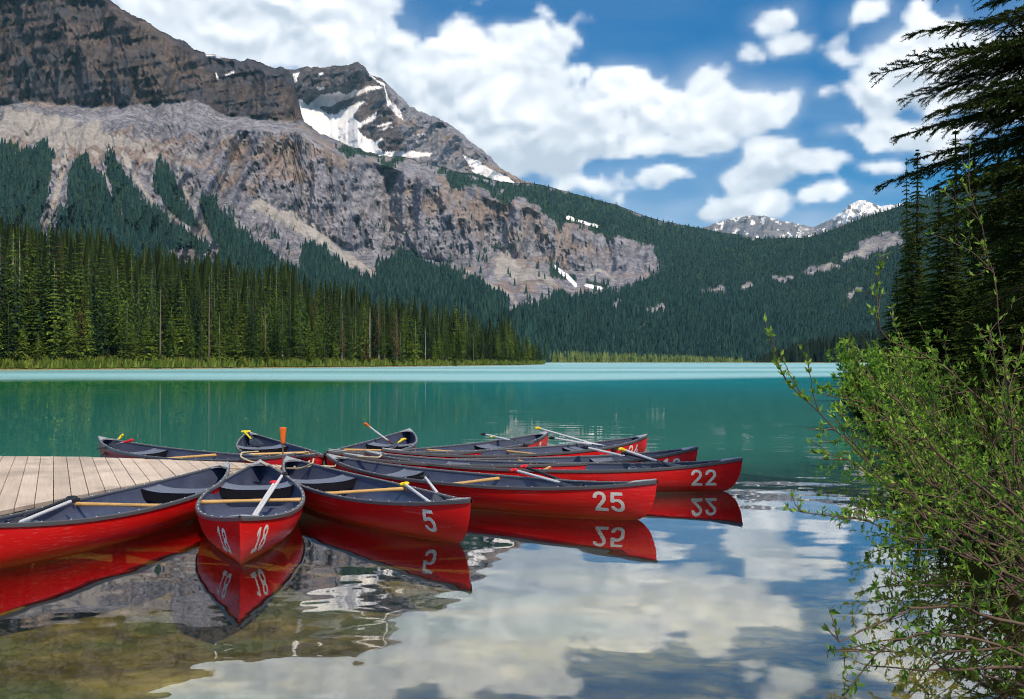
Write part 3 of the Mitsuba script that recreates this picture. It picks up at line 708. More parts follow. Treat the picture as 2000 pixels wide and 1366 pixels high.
def tufts(P, size, seed, tint0, tint1, per=7):
    """low shore growth: clumps of upright blades"""
    r = np.random.default_rng(seed)
    n = len(P)
    a = r.random((n, per)) * 2 * PI
    off = np.stack([np.cos(a), np.sin(a), 0 * a], -1) * r.random((n, per, 1)) * size[:, None, None] * .6
    b = P[:, None] + off
    lean = np.stack([np.cos(a), np.sin(a), 0 * a], -1) * size[:, None, None] * .35
    s = np.stack([-np.sin(a), np.cos(a), 0 * a], -1) * size[:, None, None] * .16
    tip = b + lean + np.stack([0 * a, 0 * a, size[:, None] * r.uniform(.6, 1.2, (n, per))], -1)
    v = np.stack([b - s, b + s, tip], 2).reshape(-1, 3)
    col = (np.asarray(tint0) + (np.asarray(tint1) - tint0) * r.random((n, 1))).repeat(per * 3, 0)
    return v, np.arange(len(v)).reshape(-1, 3), col


n = 5200
X = rt.uniform(-80, 1064, n); off = rt.uniform(.8, 6.5, n) ** 1
D = F * HC / (base_row(X) - HZ) + off * np.interp(X, [900, 1060], [1, .4])
v, f, c = tufts(np.stack([(X - 1000) / F * D, D, .25 + .12 * off], -1), rt.uniform(.35, 1.7, n) * np.interp(X, [0, 400, 1060], [1, 1.1, .8]), 3, (.085, .135, .022), (.26, .30, .065))
scene['shore_grass'] = mikit.ply((v, f), 'vertex_green', color=c)
labels['shore_grass'] = {'label': 'pale green grass and low bushes along the left shoreline', 'category': 'grass', 'kind': 'stuff'}

# ------------------------------------------------------------------ canoes
CL, CB = 5.0, 1.02


def hull_pt(u, v, inset=0.0):
    u, v = np.broadcast_arrays(np.asarray(u, float), np.asarray(v, float))
    au = np.abs(u)
    zs = .265 + .145 * au ** 2.7
    zk = -.055 + .045 * au ** 4
    b = np.maximum((CB / 2 - inset) * (1 - au ** 2.15) ** .92, 0)
    a = CL / 2 - inset * 2.4 - .30 * (1 - v) ** 2.1
    phi = v * PI / 2
    y = b * np.sin(phi) ** (.42 + .60 * au ** 3)
    z = zk + (zs - zk) * (1 - np.cos(phi)) ** .92
    if inset: z = np.maximum(z + inset * (1 - v), .02 + .0 * z)
    return np.stack([a * u, y, z], -1)


def canoe_shell(inset, nu=65, nv=14):
    u = np.sin(np.linspace(-PI / 2, PI / 2, nu)); vv = np.linspace(0, 1, nv)
    U, Vv = np.meshgrid(u, vv)
    a = hull_pt(U, Vv, inset); b = a.copy(); b[..., 1] *= -1
    full = np.concatenate([b[::-1], a[1:]], 0)
    return full.reshape(-1, 3), grid_faces(*full.shape[:2])


def rim(side):
    u = np.sin(np.linspace(-PI / 2, PI / 2, 61))
    c = hull_pt(u, 1.0); c[:, 1] *= side
    t = np.gradient(c, axis=0); t /= np.linalg.norm(t, axis=1, keepdims=True)
    o = np.stack([-t[:, 1], t[:, 0], 0 * u], -1) * -1.0 * side
    o /= np.linalg.norm(o, axis=1, keepdims=True)
    up = np.array([0, 0, 1.0])
    prof = [(-.024, .004), (-.020, .015), (.006, .018), (.014, .010), (.014, -.018), (.004, -.018), (-.002, -.004), (-.022, -.004)]
    o = -o if np.dot(o[30], [0, side, 0]) < 0 else o
    ring = np.stack([c + o * p + up * q for p, q in prof], 1)
    ring[..., 1] = np.where(side * ring[..., 1] < .001, side * .001, ring[..., 1])
    k = len(prof)
    f = []
    for i in range(60):
        for j in range(k):
            f.append([i * k + j, i * k + (j + 1) % k, (i + 1) * k + (j + 1) % k, (i + 1) * k + j])
    return ring.reshape(-1, 3), np.array(f)


def deck(end):
    u = np.linspace(.885, 1.0, 9)
    s = np.linspace(-1, 1, 9)
    top = []
    for x in u:
        e = hull_pt(x, 1.0)
        cut = .05 * (1 - ((s) ** 2)) * (x < .89)
        top.append(np.stack([np.full(9, e[0]) + cut, e[1] * s, e[2] + .021 + .012 * (1 - s ** 2)], -1))
    top = np.array(top)
    bot = top - [0, 0, .02]
    v = np.concatenate([top.reshape(-1, 3), bot.reshape(-1, 3)])
    f = np.vstack([grid_faces(9, 9), grid_faces(9, 9)[:, ::-1] + 81, [[j, j + 1, 82 + j, 81 + j] for j in range(8)]])
    v[:, 0] *= end
    return v, f


def seat(xc):
    """moulded bucket seat: dished pan with a front lip, spanning the hull"""
    ns, nt_ = 21, 9
    s, t = np.meshgrid(np.linspace(-1, 1, ns), np.linspace(-1, 1, nt_))
    x = xc + t * .15
    e = hull_pt(x / (CL / 2), 1.0, .014)
    y = s * e[..., 1] * .985
    z = e[..., 2] - .075 + .045 * np.abs(s) ** 3 - .028 * (1 - s ** 2) * (1 - t ** 2) + .012 * (np.abs(t) > .8)
    top = np.stack([x, y, z], -1)
    return top, (nt_, ns)


def seat_parts(xc):
    top, (a, b) = seat(xc)
    th = top - [0, 0, .022]
    pan = join([(top.reshape(-1, 3), grid_faces(a, b)), (th.reshape(-1, 3), grid_faces(a, b))])
    skirt = []
    for row in (0, a - 1):
        e = top[row]; lo = e.copy(); lo[:, 2] = np.maximum(e[:, 2] - .115, .03); lo[:, 1] *= .94; lo[:, 0] += (-1 if row else 1) * .02
        st = np.stack([e - [0, 0, .001], lo]); skirt.append((st.reshape(-1, 3), grid_faces(2, b)))
    return pan, join(skirt)


hull_ply = mikit.ply(canoe_shell(0), 'red_hull', smooth=True)
liner_ply = mikit.ply(canoe_shell(.014), 'slate_liner', smooth=True)
rim_plys = [mikit.ply(rim(s), 'rim_vinyl', smooth=35) for s in (1, -1)]
deck_plys = [mikit.ply(deck(s), 'deck_grey', smooth=40) for s in (1, -1)]
seat_plys = [(mikit.ply(p, 'seat_grey', smooth=40), mikit.ply(k, 'seat_black', smooth=40)) for p, k in (seat_parts(-1.28), seat_parts(1.18))]
yb = float(hull_pt(0.0, 1.0, .01)[1])
thw = [(0, s * yb, .235 + .004 * (1 - s * s)) for s in np.linspace(-1, 1, 9)]
thwart_ply = mikit.ply(tube(thw, [.024, .021, .019, .018, .018, .018, .019, .021, .024], 8), 'ash_wood', smooth=True)
rivet_mesh = []
for s in (-1, 1):
    for u in np.linspace(-.84, .84, 15):
        q = hull_pt(u, 1.0); m = trimesh.creation.icosphere(1, .0075); rivet_mesh.append((np.array(m.vertices) * [1, 1, .5] + [q[0], s * (q[1] - .008), q[2] + .018], np.array(m.faces)))
rivet_ply = mikit.ply(join(rivet_mesh), 'silver_shaft', smooth=True)
# numerals lie on the hull: side position as a function of length and height
Ug, Vg = np.meshgrid(np.linspace(.45, 1, 60), np.linspace(0.02, 1, 40))
hp = hull_pt(Ug, Vg).reshape(-1, 3)
side_y = LinearNDInterpolator(hp[:, [0, 2]], hp[:, 1])


def decal(text, side, height=.195, xc=2.03, zc=.185, slim=1.0):
    m = meshkit.text_mesh(text, height, .003, bold=True)
    v, f = trimesh.remesh.subdivide_to_size(m.vertices, m.faces, .03)
    c = (v.max(0) + v.min(0)) / 2
    lx, lz = (v[:, 0] - c[0]) * slim, v[:, 1] - c[1]
    X = xc - side * lx
    y = side_y(np.column_stack([X, zc + lz]))
    y = np.where(np.isnan(y), np.nanmean(y), y)
    return np.column_stack([X, side * (y + .0012 + .35 * (v[:, 2] - v[:, 2].min())), zc + lz]), f


CANOES = {}


def canoe(code, near, far, label, number=None, sides=(-1,), zt=.41, anchor='near', slim=1.0, tilt=0.0, num_label=None, xc=2.03):
    a, b = onz(*near, zt) if len(near) == 2 else np.array(near, float), onz(*far, zt) if len(far) == 2 else np.array(far, float)
    d = (a - b)[:2]; d /= np.linalg.norm(d)
    c = {'near': a[:2] - d * CL / 2, 'far': b[:2] + d * CL / 2, 'mid': (a + b)[:2] / 2}[anchor]
    ang = math.degrees(math.atan2(d[1], d[0]))
    tw = T().translate([float(c[0]), float(c[1]), 0.0]).rotate([0, 0, 1], ang).rotate([1, 0, 0], tilt)
    k = thing('canoe', label, 'canoe', 'red canoes tied to the dock')
    def put(name, shape, parent=k, lab=None): return part(parent, name, {**shape, 'to_world': tw}, lab)
    put('hull', hull_ply); put('interior', liner_ply)
    for r_ in rim_plys: put('gunwale', r_)
    for d_ in deck_plys: put('deck_plate', d_)
    for pan, sk in seat_plys:
        s_ = put('seat', pan); put('seat_skirt', sk, s_)
    put('thwart', thwart_ply)
    labels[put('rivets', rivet_ply)] = {'kind': 'stuff'}
    if number:
        for s in sides:
            put('number', mikit.ply(decal(number, s, slim=slim, xc=xc), 'number_white'), k, f'white number {number} on the red hull')
    CANOES[code] = (c, d)
    return k


canoe('A', (-4.25, 8.0, .41), (446, 906), 'red canoe at the left edge of the picture, beside the wooden dock', anchor='far')
canoe('B', (469, 1014), (509, 901), 'red canoe numbered 18 on both sides of its bow, pointing at the viewer', '18', (-1, 1), anchor='mid', slim=.72, xc=2.10)
canoe('C', (919, 978), (584, 900), 'dark red canoe numbered 5, between canoes 18 and 25', '5', anchor='near')
canoe('D', (1282, 941), (652, 891), 'red canoe numbered 25, nearest of the row on the right', '25', anchor='near')
canoe('E', (1449, 897), (680, 883), 'bright red canoe numbered 22 reaching farthest right', '22', anchor='near')
canoe('F', (1362, 875), (720, 888), 'red canoe numbered 19, just behind canoe 22', '19', anchor='near')
canoe('G', (1264, 851), (690, 882), 'red canoe numbered 24, behind canoe 19', '24', anchor='near')
canoe('H', (1071, 845), (640, 881), 'red canoe with a single 1 visible at its far tip, behind canoe 24', '1', anchor='near')
canoe('I', (801, 839), (640, 884), 'red canoe pointing away with an orange tipped paddle leaning over its side', None, anchor='mid')
canoe('J', (612, 887), (488, 846), 'red canoe pointing back from the dock end, directly behind the orange topped stake', '10', anchor='mid')
canoe('K', (527, 884), (193, 855), 'red canoe alongside the far edge of the dock at left', '20', anchor='far')

# ------------------------------------------------------------------ paddles
def blade_mesh(L, w):
    ts = np.linspace(0, 1, 12)
    prof = w / 2 * np.clip(np.sin(np.clip(ts * 1.25, 0, 1) * PI / 2) ** .8, .12, 1) * np.where(ts > .86, np.sqrt(np.clip(1 - ((ts - .86) / .145) ** 2, .02, 1)), 1)
    v, f = [], []
    for t, p in zip(ts, prof):
        th = .006 + .006 * (1 - t)
        v += [[t * L, -p, 0], [t * L, 0, th], [t * L, p, 0], [t * L, 0, -th]]
    for i in range(11):
        for j in range(4):
            f.append([i * 4 + j, i * 4 + (j + 1) % 4, i * 4 + 4 + (j + 1) % 4, i * 4 + 4 + j])
    f += [[0, 3, 2, 1], [44, 45, 46, 47]]
    return np.array(v, float), np.array(f)


def grip_mesh():
    p = [(.0, s * .052, .0 + 0 * s) for s in np.linspace(-1, 1, 7)]
    bar = tube(p, [.012, .019, .021, .021, .021, .019, .012], 8)
    stem = tube([(0, 0, 0), (.03, 0, 0), (.085, 0, 0)], [.022, .024, .018], 8)
    return join([bar, stem])


grip_v = grip_mesh()
blade_v = blade_mesh(.52, .185)


def paddle(p0, p1, shaft, grip, blade, label, length=1.42, roll=6.0):
    """from the grip at p0 through p1; the blade takes the last half metre"""
    p0, p1 = np.array(p0, float), np.array(p1, float)
    d = p1 - p0; d /= np.linalg.norm(d)
    y = np.cross([0, 0, 1], d); y /= np.linalg.norm(y); z = np.cross(d, y)
    c, s = math.cos(math.radians(roll)), math.sin(math.radians(roll))
    y, z = y * c + z * s, z * c - y * s
    M = np.eye(4); M[:3, 0], M[:3, 1], M[:3, 2], M[:3, 3] = d, y, z, p0
    tw = T(M.tolist())
    k = thing('paddle', label, 'paddle', 'paddles lying in the canoes')
    part(k, 'grip', {**mikit.ply(grip_v, grip, smooth=40), 'to_world': tw})
    part(k, 'shaft', {**mikit.ply(tube([(.05, 0, 0), (length - .45, 0, 0)], .0165, 10), shaft, smooth=40), 'to_world': tw})
    part(k, 'blade', {**mikit.ply((blade_v[0] + [length - .52, 0, 0], blade_v[1]), blade, smooth=40), 'to_world': tw})


S, K_, Y_, R_, O_ = 'silver_shaft', 'black_plastic', 'yellow_plastic', 'red_plastic', 'orange_plastic'
for g_, e_, sh_, gr_, bl_, ln_, lab_ in [
        ((147, 976, 10.55), (45, 1018, 9.6), S, K_, K_, 1.5, 'silver shafted paddle with a black grip in the leftmost canoe'),
        ((141, 972, 10.75), (60, 1004, 9.9), K_, K_, K_, 1.45, 'all black paddle beside the silver one in the leftmost canoe'),
        ((553, 926, 11.9), (505, 1000, 10.5), S, K_, S, 2.0, 'silver paddle with a black grip crossing the thwart of canoe 18'),
        ((537, 942, 11.6), (500, 1000, 10.6), S, R_, K_, 1.6, 'dark shafted paddle with a red grip in canoe 18'),
        ((790, 945, 11.8), (845, 985, 11.0), S, Y_, Y_, 1.25, 'silver paddle with a yellow grip resting on the thwart of canoe 5'),
        ((829, 931, 12.3), (866, 978, 11.0), S, K_, K_, 1.4, 'silver paddle with a black grip leaning between canoes 5 and 25'),
        ((1003, 918, 13.15), (1120, 950, 12.3), S, R_, K_, 1.3, 'silver paddle with a red grip leaning out of canoe 25, the nearer of two'),
        ((1023, 911, 13.35), (1128, 950, 12.35), K_, R_, K_, 1.3, 'black paddle with a red grip leaning out of canoe 25, the farther of two'),
        ((1212, 877, 14.6), (1305, 908, 14.2), S, Y_, K_, 1.0, 'silver paddle with a yellow grip leaning over the side of canoe 22'),
        ((1218, 885, 14.7), (1320, 910, 14.1), K_, K_, K_, 1.1, 'black shafted paddle crossing the side of canoe 22'),
        ((1139, 873, 15.6), (1215, 890, 15.3), S, K_, K_, 1.1, 'silver paddle with a black grip over the side of canoe 19'),
        ((1049, 836, 18.3), (1165, 869, 17.6), S, Y_, S, 1.45, 'long silver paddle with a yellow grip sloping down into canoe 24'),
        ((1075, 855, 17.9), (1165, 870, 17.5), S, K_, K_, 1.2, 'silver paddle with a black grip in canoe 24, below the yellow gripped one'),
        ((962, 853, 18.6), (1010, 862, 18.1), K_, Y_, K_, 1.05, 'black shafted paddle with a yellow grip on the side of canoe 1'),
        ((944, 848, 18.8), (1005, 862, 18.1), S, K_, K_, 1.2, 'silver paddle with a black grip sticking out over the side of canoe 1'),
        ((714, 828, 18.6), (762, 864, 18.9), S, O_, O_, .98, 'silver paddle with orange grip and blade standing out of the far canoe'),
        ((788, 858, 19.0), (776, 866, 18.7), Y_, Y_, K_, .75, 'short yellow paddle lying at the tip of the far canoe'),
        ((477, 843, 18.9), (497, 864, 18.3), Y_, Y_, K_, .95, 'yellow paddle leaning at the tip of the canoe behind the stake, left of two'),
        ((484, 843, 18.9), (503, 866, 18.2), K_, Y_, K_, .95, 'black paddle with a yellow grip at the tip of the canoe behind the stake'),
        ((240, 850, 17.3), (224, 866, 17.25), S, Y_, K_, .56, 'paddle with a yellow grip at the left end of the canoe beyond the dock'),
        ((258, 860, 17.05), (228, 868, 17.1), R_, R_, S, .62, 'red paddle at the left end of the canoe beyond the dock')]:
    paddle(at(*g_), at(*e_), sh_, gr_, bl_, lab_, ln_)

# ------------------------------------------------------------------ dock
dock_poly = Polygon([(-13, 17.05), (-7.27, 15.63), (-5.85, 15.45), (-3.9, 14.75), (-2.75, 14.15), (-2.5, 13.5), (-2.8, 13.2), (-3.45, 13.2), (-4.0, 12.5), (-4.45, 10.6), (-4.95, 8.2), (-5.6, 6.0), (-13, 5)])
for c_, d_ in CANOES.values():      # the boards stop short of the hulls that nose in over the edge
    o_ = np.concatenate([hull_pt(np.linspace(-1, 1, 41), .80), (hull_pt(np.linspace(1, -1, 41), .80)) * [1, -1, 1]])
    q_ = np.column_stack([c_[0] + o_[:, 0] * d_[0] - o_[:, 1] * d_[1], c_[1] + o_[:, 0] * d_[1] + o_[:, 1] * d_[0]])
    dock_poly = dock_poly.difference(Polygon(q_).buffer(.012))
dock_poly = max(getattr(dock_poly, 'geoms', [dock_poly]), key=lambda g_: g_.area)
dk = thing('dock', 'pale wooden plank dock with canoes tied around its end', 'dock')
DA, DP = np.array([.923, .384]), np.array([-.384, .923])
variants = 0
for i in range(-60, 60):
    u0, u1 = i * .166 + .004, (i + 1) * .166 - .004
    strip = Polygon([tuple(DA * u + DP * v) for u, v in ((u0, -5), (u1, -5), (u1, 30), (u0, 30))])
    piece = strip.intersection(dock_poly)
    for gpl in getattr(piece, 'geoms', [piece]):
        if gpl.area < .01: continue
        rr = random.Random(i)
        v, f = prism(gpl, .262 + rr.uniform(-.003, .003), .300 + rr.uniform(-.0025, .0025))
        part(dk, 'plank', mikit.ply((v, f), 'plank_board'))
inner = dock_poly.buffer(-.06)
ring_ = inner.difference(inner.buffer(-.05))
v, f = join([prism(g_, .08, .258) for g_ in getattr(ring_, 'geoms', [ring_])])
part(dk, 'fascia_board', mikit.ply((v, f), 'old_timber'))
pile_ring = max(getattr(dock_poly.buffer(-.25), 'geoms', [dock_poly.buffer(-.25)]), key=lambda g_: g_.area)
for q in np.linspace(0, 1, 12, endpoint=False):
    pt = pile_ring.exterior.interpolate(q, normalized=True)
    part(dk, 'pile', mikit.ply(tube([(pt.x, pt.y, -1.5), (pt.x, pt.y, .25)], .09, 10), 'old_timber', smooth=40))

sx, sy = onz(553, 910, .30)[:2]
st = thing('mooring_stake', 'thin stake with an orange tapered top standing at the end of the dock', 'stake')
part(st, 'rod', mikit.ply(tube([(sx, sy, .28), (sx, sy, .66)], .010, 8), 'old_timber', smooth=40))
part(st, 'float', mikit.ply(tube([(sx, sy, .585), (sx, sy, .60), (sx, sy, .66), (sx, sy, .77), (sx, sy, .79), (sx, sy, .797)], [.018, .028, .032, .043, .042, .030], 14), 'orange_plastic', smooth=50))


def rope(pts, label, r_=.012):
    p = resample(np.array(pts, float), .04)
    for _ in range(3): p[1:-1] = (p[:-2] + p[1:-1] * 2 + p[2:]) / 4
    k = thing('mooring_rope', label, 'rope', 'mooring ropes at the dock end')
    scene[k] = mikit.ply(tube(p, r_, 6), 'rope_fibre', smooth=True)


rope([onz(505, 882, .42), onz(472, 884, .40), onz(470, 893, .36), onz(490, 902, .31), onz(520, 906, .31)], 'cream rope looped over the side of the canoe beyond the dock')
rope([onz(596, 882, .43), onz(604, 884, .40), onz(606, 892, .36), onz(605, 902, .32), onz(575, 912, .31)], 'cream rope hanging at the tip of the canoe behind the stake')
rope([onz(664, 893, .44), onz(660, 902, .34), onz(655, 912, .31), onz(612, 909, .34), onz(580, 916, .31)], 'cream rope from the dock end tip of canoe 25')
rope([onz(613, 896, .43), onz(611, 905, .42), onz(590, 915, .33), onz(560, 915, .31)], 'cream rope tied round the dock end tip of canoe 5')
rope([onz(508, 903, .44), onz(525, 912, .36), onz(552, 914, .31)], 'cream rope tied at the dock end tip of canoe 18')
rope([onz(428, 909, .44), onz(440, 915, .36), onz(470, 915, .31)], 'cream rope at the dock end tip of the leftmost canoe')
rope([onz(745, 889, .44), onz(742, 894, .42), onz(700, 892, .41)], 'pale rope knotted on the dock end tip of canoe 19')

# ------------------------------------------------------------------ the right bank: spruces
def needle_bough(L, seed):
    """spruce bough near the camera: spine, forward swept twigs, short needles all round them"""
    r = np.random.default_rng(seed)
    def spine(s): return np.array([s * L, 0, .10 * L * s - .30 * L * s * s + .12 * L * s ** 3])
    lines = [np.array([spine(s) for s in np.linspace(0, 1, 14)])]
    for s in np.arange(.10, .99, .034):
        for side in (-1, 1):
            if r.random() < .12: continue
            l = L * (.34 * (1 - s) ** .8 + .05) * r.uniform(.6, 1.25)
            p = spine(s + r.uniform(-.01, .01))
            d = np.array([.72, side * .68, r.normal(-.12, .12)]); d /= np.linalg.norm(d)
            n = 6
            ln = np.array([p + d * l * q + [0, 0, -.16 * l * q * q] for q in np.linspace(0, 1, n)])
            lines.append(ln)
            for q in np.arange(.25, .9, .22):
                for s2 in (-1, 1):
                    if r.random() < .3: continue
                    d2 = np.array([d[0] - s2 * .5 * d[1], d[1] + s2 * .6 * abs(d[0]), r.normal(-.1, .2)]); d2 /= np.linalg.norm(d2)
                    p2 = p + d * l * q + [0, 0, -.16 * l * q * q]
                    l2 = l * .42 * (1 - q * .5) * r.uniform(.5, 1.1)
                    lines.append(np.array([p2, p2 + d2 * l2 * .5, p2 + d2 * l2 + [0, 0, -.05 * l2]]))
    V, n = [], 0
    stem = []
    for i, ln in enumerate(lines):
        seg = np.linalg.norm(np.diff(ln, axis=0), axis=1).sum()
        if i == 0: stem.append(tube(ln, np.linspace(.017, .004, len(ln)), 5))
        elif len(ln) > 3: stem.append(tube(ln, np.linspace(.005, .0025, len(ln)), 3))
        m = max(int(seg / .013), 2)
        u = np.linspace(.22 if i == 0 else .05, 1, m) * (len(ln) - 1)
        k = np.minimum(u.astype(int), len(ln) - 2)
        base = ln[k] + (ln[k + 1] - ln[k]) * (u - k)[:, None]
        t = ln[k + 1] - ln[k]; t /= np.linalg.norm(t, axis=1, keepdims=True)
        for _ in range(3):
            q = r.normal(size=(m, 3)); q -= (q * t).sum(1, keepdims=True) * t; q /= np.linalg.norm(q, axis=1, keepdims=True)
            d = q * .8 + t * .6
            w = np.cross(d, t); w /= np.linalg.norm(w, axis=1, keepdims=True)
            ll = r.uniform(.022, .036, (m, 1))
            V.append(np.stack([base - w * .0042, base + w * .0042, base + d * ll], 1).reshape(-1, 3))
    V = np.vstack(V)
    return (V, np.arange(len(V)).reshape(-1, 3)), join(stem)


BOUGHS = []
for k, L in enumerate((2.5, 2.0, 1.5)):
    nd, stm = needle_bough(L, 70 + k)
    BOUGHS.append((mikit.ply(nd, 'dark_needles'), mikit.ply(stm, 'bark_dark'), L))
near = thing('spruce_tree', 'nearest dark spruce at the right edge, its boughs reaching over the lake at the top', 'tree')
nx, ny, nz = 6.4, 11.0, .5
part(near, 'trunk', mikit.ply(tube([(nx, ny, -.2), (nx, ny + .05, 3), (nx + .1, ny, 6.5), (nx + .1, ny, 10.5)], [.20, .17, .13, .05], 10), 'bark_dark', smooth=True))
rb = np.random.default_rng(31)
SPEC = [(5.15, 186, 0, -2), (4.95, 176, 1, -6), (4.85, 196, 0, -4), (4.60, 182, 0, -8), (4.30, 192, 1, -6), (4.15, 172, 0, -10), (3.95, 186, 0, -10), (3.75, 198, 1, -12), (3.55, 180, 1, -12), (3.35, 190, 1, -14), (3.1, 176, 1, -14), (2.9, 196, 1, -16), (2.6, 184, 1, -14), (2.3, 190, 2, -12), (2.0, 178, 2, -10), (1.7, 188, 2, -8)]
SPEC += [(5.45, 190, 1, 4), (5.0, 168, 0, -3), (4.75, 188, 1, -2), (4.45, 175, 0, -7), (4.4, 200, 0, -5), (4.1, 183, 0, -6), (3.85, 193, 0, -9), (5.7, 178, 0, 2), (5.9, 195, 0, 3), (3.6, 187, 0, -11)]
SPEC += [(float(z), float(a), int(k), float(tl)) for z, a, k, tl in zip(rb.uniform(4.2, 7.6, 20), rb.uniform(150, 235, 20), rb.integers(0, 3, 20), rb.uniform(-12, 6, 20))]
SPEC += [(float(z), float(a), int(k), float(tl)) for z, a, k, tl in zip(rb.uniform(1.6, 7.8, 40), rb.uniform(120, 300, 40), rb.integers(0, 3, 40), rb.uniform(-16, 4, 40))]
for z, a, k, tl in SPEC:
    nd, stm, L = BOUGHS[k]
    tw = T().translate([nx, ny, z]).rotate([0, 0, 1], a).rotate([0, 1, 0], -tl).rotate([1, 0, 0], float(rb.uniform(-14, 14))).scale(float(rb.uniform(.88, 1.08)))
    b = part(near, 'bough', {**stm, 'to_world': tw})
    part(b, 'needles', {**nd, 'to_world': tw})


def twig_spruce(h, R, nw, nb, seed, low=.06, power=.8):
    """mid distance spruce: every bough a spine with a fringe of thin drooping twigs"""
    r = np.random.default_rng(seed)
    V = []
    for i in range(nw):
        t = (i + r.random()) / nw
        z = h * (low + (1 - low) * t)
        rad = R * (1 - t) ** power * r.uniform(.6, 1.15) + .24 * (1 - t) + .04
        k = max(4, int(nb * (1 - .4 * t)))
        for a in np.arange(k) / k * 2 * PI + r.random() * 6:
            a += r.normal(0, .3); L = rad * r.uniform(.6, 1.2)
            d = np.array([math.cos(a), math.sin(a), 0]); s = np.array([-d[1], d[0], 0])
            m = max(int(L / .055), 6)
            u = np.linspace(.08, 1, m)[:, None]
            c = d * L * u + np.array([0, 0, 1]) * (z + L * (.10 * u - .52 * u * u + .22 * u ** 3))
            side = np.where(np.arange(m) % 2, 1, -1)[:, None] * r.uniform(.5, 1.1, (m, 1))
            l = (L * .34 * (1 - .7 * u) + .10) * r.uniform(.6, 1.2, (m, 1))
            dirn = s * side * .75 + d * .55 + np.array([0, 0, -1]) * r.uniform(.1, .6, (m, 1))
            w = np.cross(dirn, r.normal(size=(m, 3))); w /= np.linalg.norm(w, axis=1, keepdims=True)
            ww = .035 + .05 * l
            V.append(np.stack([c - w * ww, c + w * ww, c + dirn * l], 1).reshape(-1, 3))
            w2 = np.array([0, 0, 1.0]) * .05 + s * .03
            V.append(np.stack([c[:-1] - w2, c[:-1] + w2, c[1:] + d * .08], 1).reshape(-1, 3))
    V = np.vstack(V)
    return V, np.arange(len(V)).reshape(-1, 3)


mid_crowns = [mikit.ply(twig_spruce(16, R, nw, nb, 300 + k, lw, pw), 'dark_needles') for k, (R, nw, nb, lw, pw) in enumerate([(2.2, 58, 10, .03, .9), (1.7, 52, 9, .05, .8), (2.6, 60, 11, .02, .85)])]


def right_tree(X, D, top, var, label, wide=1.0, col='dark_needles', group=None):
    x = (X - 1000) / F * D
    h = HC + (HZ - top) / F * D - .6
    s = h / 16
    sw = wide * (.5 * s + .5)
    tw = T().translate([float(x), float(D), .5]).rotate([0, 0, 1], float(rb.random() * 360)).scale([sw, sw, s])
    k = thing('spruce_tree', label, 'tree', group)
    part(k, 'crown', {**mid_crowns[var], 'to_world': tw, 'bsdf': {'type': 'ref', 'id': col}})
    part(k, 'trunk', {**mikit.ply(trunk_mesh, 'bark_dark'), 'to_world': tw @ T().scale([.8, .8, .82])})


right_tree(1793, 74, 282, 1, 'slim dark spruce with a ragged pointed top, right of the far snow peak', 1.0)
right_tree(1772, 80, 300, 1, 'thin spruce touching the slim pointed one on its left side', .55)
right_tree(1868, 52, 236, 1, 'tall dark spruce in the middle of the right bank group', 1.0)
right_tree(1835, 60, 345, 0, 'shorter dark spruce between the slim and the tall one on the right bank', .95, 'spruce_green_0')
right_tree(1905, 44, 250, 1, 'spruce with an open top just right of the tallest on the right bank', .8)
right_tree(1952, 36, 225, 0, 'dense dark spruce close to the right edge behind the overhanging boughs', .95)
right_tree(2010, 30, 120, 2, 'broad dark spruce cut by the right edge of the picture', .9)
right_tree(1900, 60, 420, 0, 'low broad spruce filling the gap under the tall ones on the right bank', 1.0, 'spruce_green_0')
right_tree(1782, 66, 455, 2, 'low dark spruce at the waterside at the left end of the right bank group', 1.15)
right_tree(1752, 84, 520, 0, 'farthest low spruce where the right bank meets the lake', 1.1)
right_tree(1850, 40, 440, 2, 'bushy low spruce in front of the tall spruces on the right bank', 1.0)
right_tree(1985, 22, 380, 2, 'low spruce at the right edge above the willows', .8)


# ------------------------------------------------------------------ willows
def leaf_mesh(P, d, size, r, tint0, tint1):
    """P (n,3) bases, d directions: folded lens shaped leaves of four faces"""
    n = len(P)
    w = np.cross(d, r.normal(size=(n, 3))); w /= np.linalg.norm(w, axis=1, keepdims=True) + 1e-9
    up = np.cross(w, d)
    L = size[:, None]
    mid = P + d * L * .45 - up * L * .05
    tip = P + d * L + up * L * r.normal(0, .12, (n, 1))
    a, b = mid + w * L * .19 + up * L * .07, mid - w * L * .19 + up * L * .07
    v = np.stack([P, a, mid, b, tip], 1).reshape(-1, 3)
    f = (np.arange(n)[:, None, None] * 5 + np.array([[0, 1, 2], [0, 2, 3], [2, 1, 4], [3, 2, 4]])[None]).reshape(-1, 3)
    q = r.random((n, 1)) ** 1.2
    c = (np.asarray(tint0) + (np.asarray(tint1) - tint0) * q).repeat(5, 0)
    return v, f, c


def curve(p, d, L, n, r, bend, grav):
    pts = [p]; step = L / (n - 1)
    for _ in range(n - 1):
        d = d + r.normal(0, bend, 3) + np.array([0, 0, grav]); d /= np.linalg.norm(d)
        pts.append(pts[-1] + d * step)
    return np.array(pts)


